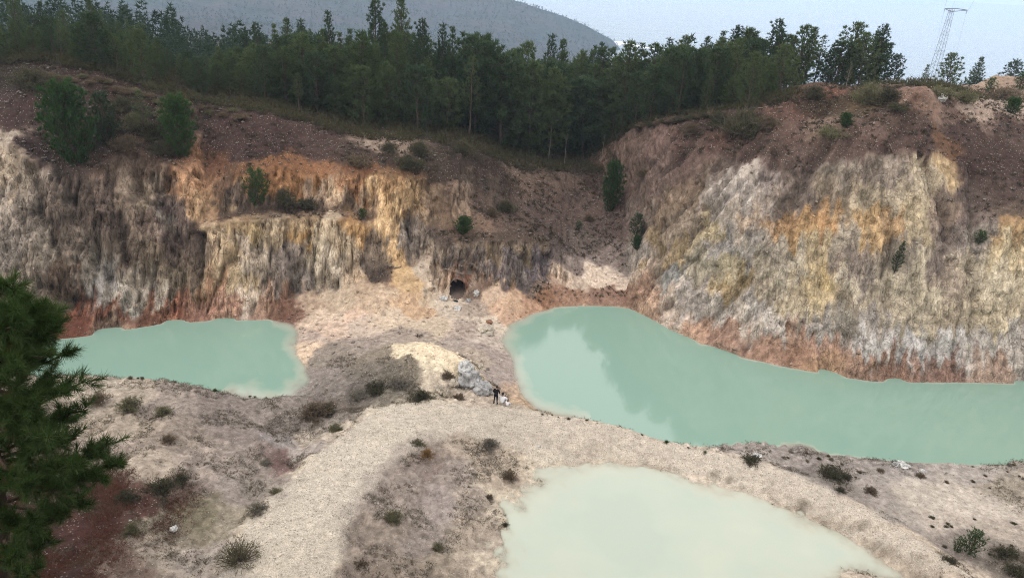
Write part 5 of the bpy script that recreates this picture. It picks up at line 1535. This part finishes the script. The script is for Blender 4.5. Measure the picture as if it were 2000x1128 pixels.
for i, (px, py, rx, rz, m, lab) in enumerate(BOULD):
    x, y, z = hit(px, py)
    dist = math.sqrt(x * x + y * y + (CAM_H - z) ** 2)
    s = dist / FOC * (.95 if i in (0, 1, 2) else .62)
    mb = MB()
    mb.blob((0, 0, 0), (rx * s, rx * s * .8, rz * s * 1.15), seed=i + 3, rough=.5, sub=4, freq=1.5)
    o = mb.build("boulder", m, None, True)
    o.location = (x, y + rx * s * .4, ground(x, y + rx * s * .4) + rz * s * .35)
    o.rotation_euler = (0, 0, i * 1.3)
    tag(o, lab, "rock")
# fallen timber
LOG = plain("weathered_log", (.17, .135, .11), .95, .05, .35, 8)
for a, b, r_, lab in [((868, 524), (905, 535), .06, "dark weathered log over the tunnel mouth, left of two"),
                      ((893, 532), (925, 535), .05, "pale grey log over the tunnel mouth, right of two"),
                      ((955, 549), (976, 542), .05, "thin pale branch on the dark slope right of the tunnel"),
                      ((768, 523), (786, 520), .07, "dark broken branch lying on the yellow sand chute"),
                      ((1478, 212), (1528, 210), .09, "fallen pale trunk at the wood's edge above the bramble thicket")]:
    p, q = np.array(hit(*a)), np.array(hit(*b))
    p[2] += r_ * .6; q[2] += r_ * .6
    p[1] -= .1; q[1] -= .1
    m_ = (p + q) / 2
    mb = MB()
    s = np.linspace(0, 1, 6)[:, None]
    pts = p + (q - p) * s - m_ + np.random.default_rng(3).normal(0, .03, (6, 3))
    mb.tube(pts, np.linspace(r_, r_ * .65, 6), 7)
    d_ = (q - p) / np.linalg.norm(q - p)
    mb.tube(np.stack([pts[3], pts[3] + np.array([d_[0] * .3, -.15, .28])]), [r_ * .45, r_ * .25], 5)
    o = mb.build("fallen_log", LOG)
    o.location = m_
    tag(o, lab, "log")

# ------------------------------------------------------------------ pylon and its wires
STEEL = plain("galvanised_steel", (.17, .19, .22), .55, .4, .15, 3, .3)
WIRE = plain("wire_metal", (.16, .17, .19), .5, .4, .1, 3, .4)
GLASS = plain("insulator_glass", (.10, .14, .14), .25, .5, .1, 8)
PB = np.array(aty(1817, 166, 190)); PT = np.array(aty(1866, 19, 190))
PB[2] = ground(PB[0], 190); ph = PT[2] - PB[2]
pyl = tag(empty("pylon", tuple(PB)), "slender grey lattice pylon with one crossarm standing against the sea", "pylon")
bw, tw = .95, .42
crn = [(-1, -1), (1, -1), (1, 1), (-1, 1)]
def corner(c, f): 
    w_ = bw + (tw - bw) * f
    return np.array([c[0] * w_, c[1] * w_, ph * f])
for c in crn:
    mb = MB(); mb.tube(np.stack([corner(c, 0) - [0, 0, .5], corner(c, 1)]), .042, 4); mb.build("leg", STEEL, pyl)
mb = MB()
nb = 15
for i in range(nb):
    f0, f1 = i / nb, (i + 1) / nb
    for a in range(4):
        c, d = crn[a], crn[(a + 1) % 4]
        mb.tube(np.stack([corner(c, f0), corner(d, f1)]), .019, 3)
        if i % 2 == 0: mb.tube(np.stack([corner(d, f0), corner(c, f1)]), .019, 3)
        if i % 3 == 0: mb.tube(np.stack([corner(c, f1), corner(d, f1)]), .019, 3)
mb.build("lattice_bracing", STEEL, pyl)
al = np.array(aty(1845, 19, 190)); ar = np.array(aty(1888, 24, 190))
half = (ar[0] - al[0]) / 2
mb = MB()
cx = (al[0] + ar[0]) / 2 - PB[0]
ay_ = .0
for dy in (-.35, .35):
    mb.tube([(cx - half, dy * .3, ph + .05), (cx, dy, ph + .25), (cx + half, dy * .3, ph + .05)], .075, 4)
    mb.tube([(cx - half, dy * .3, ph + .02), (0, dy, ph - .5), (cx + half, dy * .3, ph + .02)], .05, 4)
mb.build("crossarm", STEEL, pyl)
ends = []
for dx in (cx - half, cx - half * .45, cx + half * .98):
    mb = MB()
    mb.tube([(dx, 0, ph + .05), (dx, 0, ph - .9)], .025, 4)
    for q in range(5): mb.tube([(dx, 0, ph - .15 - q * .15), (dx, 0, ph - .22 - q * .15)], [.10, .06], 7)
    mb.build("insulator", GLASS, pyl)
    ends.append(PB + np.array([dx, 0, ph - .9]))
names = ["left", "middle", "right"]
for i, e in enumerate(ends):
    ex, ey = project([e])
    for q, lab in enumerate(("thin power wire running up towards the viewer from the %s insulator of the pylon", "thin power wire running down seaward from the %s insulator of the pylon")):
        if q == 1 and i == 1: continue
        far_p = np.array(aty(ex[0] + 14 + 10 * i, ey[0] - 60, 140)) if q == 0 else np.array(aty(ex[0] - 34, ey[0] + 140, 420))
        s = np.linspace(0, 1, 14)[:, None]
        pts = (far_p - e) * s
        pts[:, 2] += (s[:, 0] ** 2 - s[:, 0]) * (1.0 if q == 0 else 3.0)
        mb = MB(); mb.tube(pts, .016, 3, False)
        o = mb.build("power_line", WIRE)
        o.location = e
        tag(o, lab % names[i], "wire")

# ------------------------------------------------------------------ the three people
def skin_body(name, joints, bones, mat, parent, sub=2):
    me = bpy.data.meshes.new(name + "_cage")
    ks = list(joints)
    me.from_pydata([joints[k_][:3] for k_ in ks], [(ks.index(a), ks.index(b)) for a, b in bones], [])
    o = bpy.data.objects.new(name, me)
    COL.objects.link(o)
    md = o.modifiers.new("skin", 'SKIN')
    md.use_smooth_shade = True
    sv = me.skin_vertices[0].data
    for i, k_ in enumerate(ks):
        r_ = joints[k_][3]
        sv[i].radius = (r_, r_ if len(joints[k_]) < 5 else joints[k_][4])
        sv[i].use_root = (i == 0)
    ss = o.modifiers.new("sub", 'SUBSURF'); ss.levels = ss.render_levels = sub
    dg = bpy.context.evaluated_depsgraph_get()
    dg.update()
    m2 = bpy.data.meshes.new_from_object(o.evaluated_get(dg))
    m2.name = name
    bpy.data.objects.remove(o, do_unlink=True)
    m2.materials.clear(); m2.materials.append(mat)
    for p_ in m2.polygons: p_.use_smooth = True
    return link(name, m2, None, parent)
SKIN = plain("skin", (.42, .26, .19), .6, .3, .08, 8)
BLACK = plain("black_cloth", (.010, .010, .012), .9, .1, .3, 12)
WHITE = plain("white_cloth", (.62, .62, .63), .9, .1, .06, 10)
GREY_C = plain("grey_cloth", (.34, .35, .38), .9, .1, .1, 10)
HAIR = plain("dark_hair", (.016, .012, .010), .7, .2, .4, 20)
SHOE = plain("dark_shoe", (.02, .018, .017), .7, .2, .2, 10)
def hand(mb, w_, d, up):
    """palm with four unequal fingers and a thumb from its side"""
    d = np.array(d, float); d /= np.linalg.norm(d); up = np.array(up, float)
    sd = np.cross(d, up); sd /= np.linalg.norm(sd)
    w_ = np.array(w_, float)
    mb.tube(np.stack([w_ - d * .02, w_ + d * .05, w_ + d * .09]), [.026, .036, .033], 7)
    for j, L in enumerate((.070, .080, .076, .058)):
        b = w_ + d * .085 + sd * (j - 1.5) * .019
        mb.tube(np.stack([b, b + d * L * .55 - up * .008, b + d * L - up * .028]), [.0095, .009, .007], 5)
    b = w_ + d * .03 + sd * -.032
    mb.tube(np.stack([b, b + d * .035 - sd * .022, b + d * .062 - sd * .024 - up * .01]), [.011, .010, .008], 5)
def head_parts(parent, c, face, hair_m, long=False):
    """head with nose, ears, eyes and mouth turned to FACE, and hair as its child mesh"""
    c = np.array(c, float); f = np.array(face, float); f /= np.linalg.norm(f)
    s = np.cross(f, [0, 0, 1.0]); s /= np.linalg.norm(s); u = np.cross(s, f)
    mb = MB()
    mb.blob((0, 0, 0), (.078, .098, .118), 1, .03, 3)
    v = mb.v[0].copy()
    v[:, :2] *= (1 - .22 * sstep(.0, -.12, v[:, 2]))[:, None]
    m_ = np.stack([s, f, u])
    mb.v[0] = v @ m_ + c
    mb.tube(np.stack([c + f * .088 + u * .02, c + f * .118 - u * .022, c + f * .09 - u * .032]), [.009, .016, .008], 5)
    for q in (-1, 1): mb.blob(c + s * q * .08 - f * .01, (.013, .02, .032), 2, .1, 1)
    mb.tube(np.stack([c + f * .02 - u * .10, c - f * .01 - u * .19]), [.052, .056], 8)
    hd = mb.build("head", SKIN, parent)
    for q in (-1, 1):
        e = MB(); e.blob(c + s * q * .031 + f * .089 + u * .012, (.010, .008, .006), 1, 0, 1); e.build("eye", HAIR, hd)
    e = MB(); e.tube(np.stack([c - s * .022 + f * .092 - u * .055, c + f * .098 - u * .057, c + s * .022 + f * .092 - u * .055]), .006, 4); e.build("mouth", plain("lips", (.30, .13, .11), .6), hd)
    h = MB()
    h.blob((0, 0, 0), (.088, .105, .118), 4, .09, 3)
    v = h.v[0].copy()
    v[:, 1] -= .014; v[:, 2] += .018
    cut = (v[:, 1] > .03) & (v[:, 2] < .05)
    v[cut] *= .75
    if long: v[:, 2] = np.where((v[:, 2] < -.02) & (v[:, 1] < .03), v[:, 2] - .13, v[:, 2])
    h.v[0] = v @ m_ + c
    h.build("hair", hair_m, parent)

sx0, sy0, sz0 = hit(967, 789)
p1 = tag(empty("person", (sx0, sy0, ground(sx0, sy0) + .02)), "person standing in a long black coat and dark trousers, seen from behind", "person")
p1.rotation_euler = (0, R(2), R(-18))
J = dict(pel=(0, 0, .93, .15, .115), l_h=(-.10, 0, .86, .095), r_h=(.10, 0, .86, .095), l_k=(-.115, .02, .48, .064), r_k=(.12, .03, .48, .064), l_a=(-.13, -.01, .09, .043), r_a=(.15, .02, .09, .043),
         l_t=(-.14, .15, .035, .035), r_t=(.17, .18, .035, .035), wst=(0, 0, 1.08, .145, .11), chs=(0, .0, 1.30, .165, .12), nck=(0, .02, 1.47, .06))
B = [("pel", "l_h"), ("pel", "r_h"), ("l_h", "l_k"), ("l_k", "l_a"), ("l_a", "l_t"), ("r_h", "r_k"), ("r_k", "r_a"), ("r_a", "r_t"), ("pel", "wst"), ("wst", "chs"), ("chs", "nck")]
skin_body("body", J, B, BLACK, p1)
JC = dict(hem=(0, -.01, .72, .20, .15), pel=(0, 0, .95, .175, .135), wst=(0, 0, 1.10, .165, .13), chs=(0, 0, 1.32, .185, .135), shd=(0, .01, 1.43, .09, .08), l_s=(-.20, 0, 1.40, .075), r_s=(.20, 0, 1.40, .075),
          l_e=(-.27, .02, 1.13, .062), r_e=(.26, .05, 1.13, .062), l_w=(-.16, .20, .98, .05), r_w=(.18, .23, 1.05, .05))
BC = [("hem", "pel"), ("pel", "wst"), ("wst", "chs"), ("chs", "shd"), ("chs", "l_s"), ("chs", "r_s"), ("l_s", "l_e"), ("l_e", "l_w"), ("r_s", "r_e"), ("r_e", "r_w")]
skin_body("coat", JC, BC, BLACK, p1)
head_parts(p1, (.01, .04, 1.62), (.55, .8, -.25), HAIR)
mb = MB(); hand(mb, (-.14, .24, .97), (.4, 1, -.1), (0, 0, 1)); mb.build("hand", SKIN, p1)
mb = MB(); hand(mb, (.17, .27, 1.05), (-.4, 1, .1), (0, 0, 1)); mb.build("hand", SKIN, p1)
for q in (-1, 1):
    mb = MB()
    mb.blob((q * .135 + (.02 if q > 0 else 0), .06 + (.03 if q > 0 else 0), .05), (.055, .15, .055), 3, .06, 2)
    mb.build("shoe", SHOE, p1)

def sitter(px, py, label, top, hair_m, sc, scale=1.0, long=False, rz=-20):
    x, y, z = hit(px, py)
    o = tag(empty("person", (x, y, ground(x, y)), R(rz), scale), label, "person")
    J = dict(pel=(0, 0, .13, .17, .14), l_h=(-.11, .08, .12, .10), r_h=(.11, .08, .12, .10), l_k=(-.16, .42, .40, .068), r_k=(.17, .44, .38, .068), l_a=(-.13, .66, .06, .045), r_a=(.16, .70, .05, .045),
             l_t=(-.14, .82, .04, .036), r_t=(.17, .86, .03, .036), wst=(0, -.01, .30, .15, .12), chs=(0, .04, .52, .165, .12), nck=(0, .08, .68, .06))
    skin_body("body", J, B, GREY_C if top is WHITE else BLACK, o)
    JC = dict(pel=(0, -.01, .12, .205, .17), wst=(0, -.01, .30, .195, .16), chs=(0, .03, .52, .20, .15), shd=(0, .06, .64, .10, .09), l_s=(-.20, .05, .60, .085), r_s=(.20, .05, .60, .085),
              l_e=(-.30, .17, .38, .068), r_e=(.30, .18, .37, .068), l_w=(-.17, .40, .38, .05), r_w=(.18, .42, .37, .05))
    skin_body("jacket", JC, BC[1:], top, o)
    head_parts(o, (.0, .12, .83), (.4, .9, -.15), hair_m, long)
    mb = MB(); hand(mb, (-.15, .43, .40), (.5, .8, .1), (0, 0, 1)); mb.build("hand", SKIN, o); mb = MB(); hand(mb, (.16, .45, .39), (-.5, .8, .1), (0, 0, 1)); mb.build("hand", SKIN, o)
    mb = MB()
    mb.blob((-.135, .74, .05), (.05, .13, .05), 3, .06, 2); mb.build("shoe", SHOE, o)
    mb = MB(); mb.blob((.165, .78, .05), (.05, .13, .05), 3, .06, 2); mb.build("shoe", SHOE, o)
    return o
sitter(980, 789, "person sitting in a baggy white hooded top with their back turned", WHITE, HAIR, 1, 1.12)
sitter(991, 793, "dark haired child seated lowest, beside the person in the white top", WHITE, HAIR, 1, .62, True)
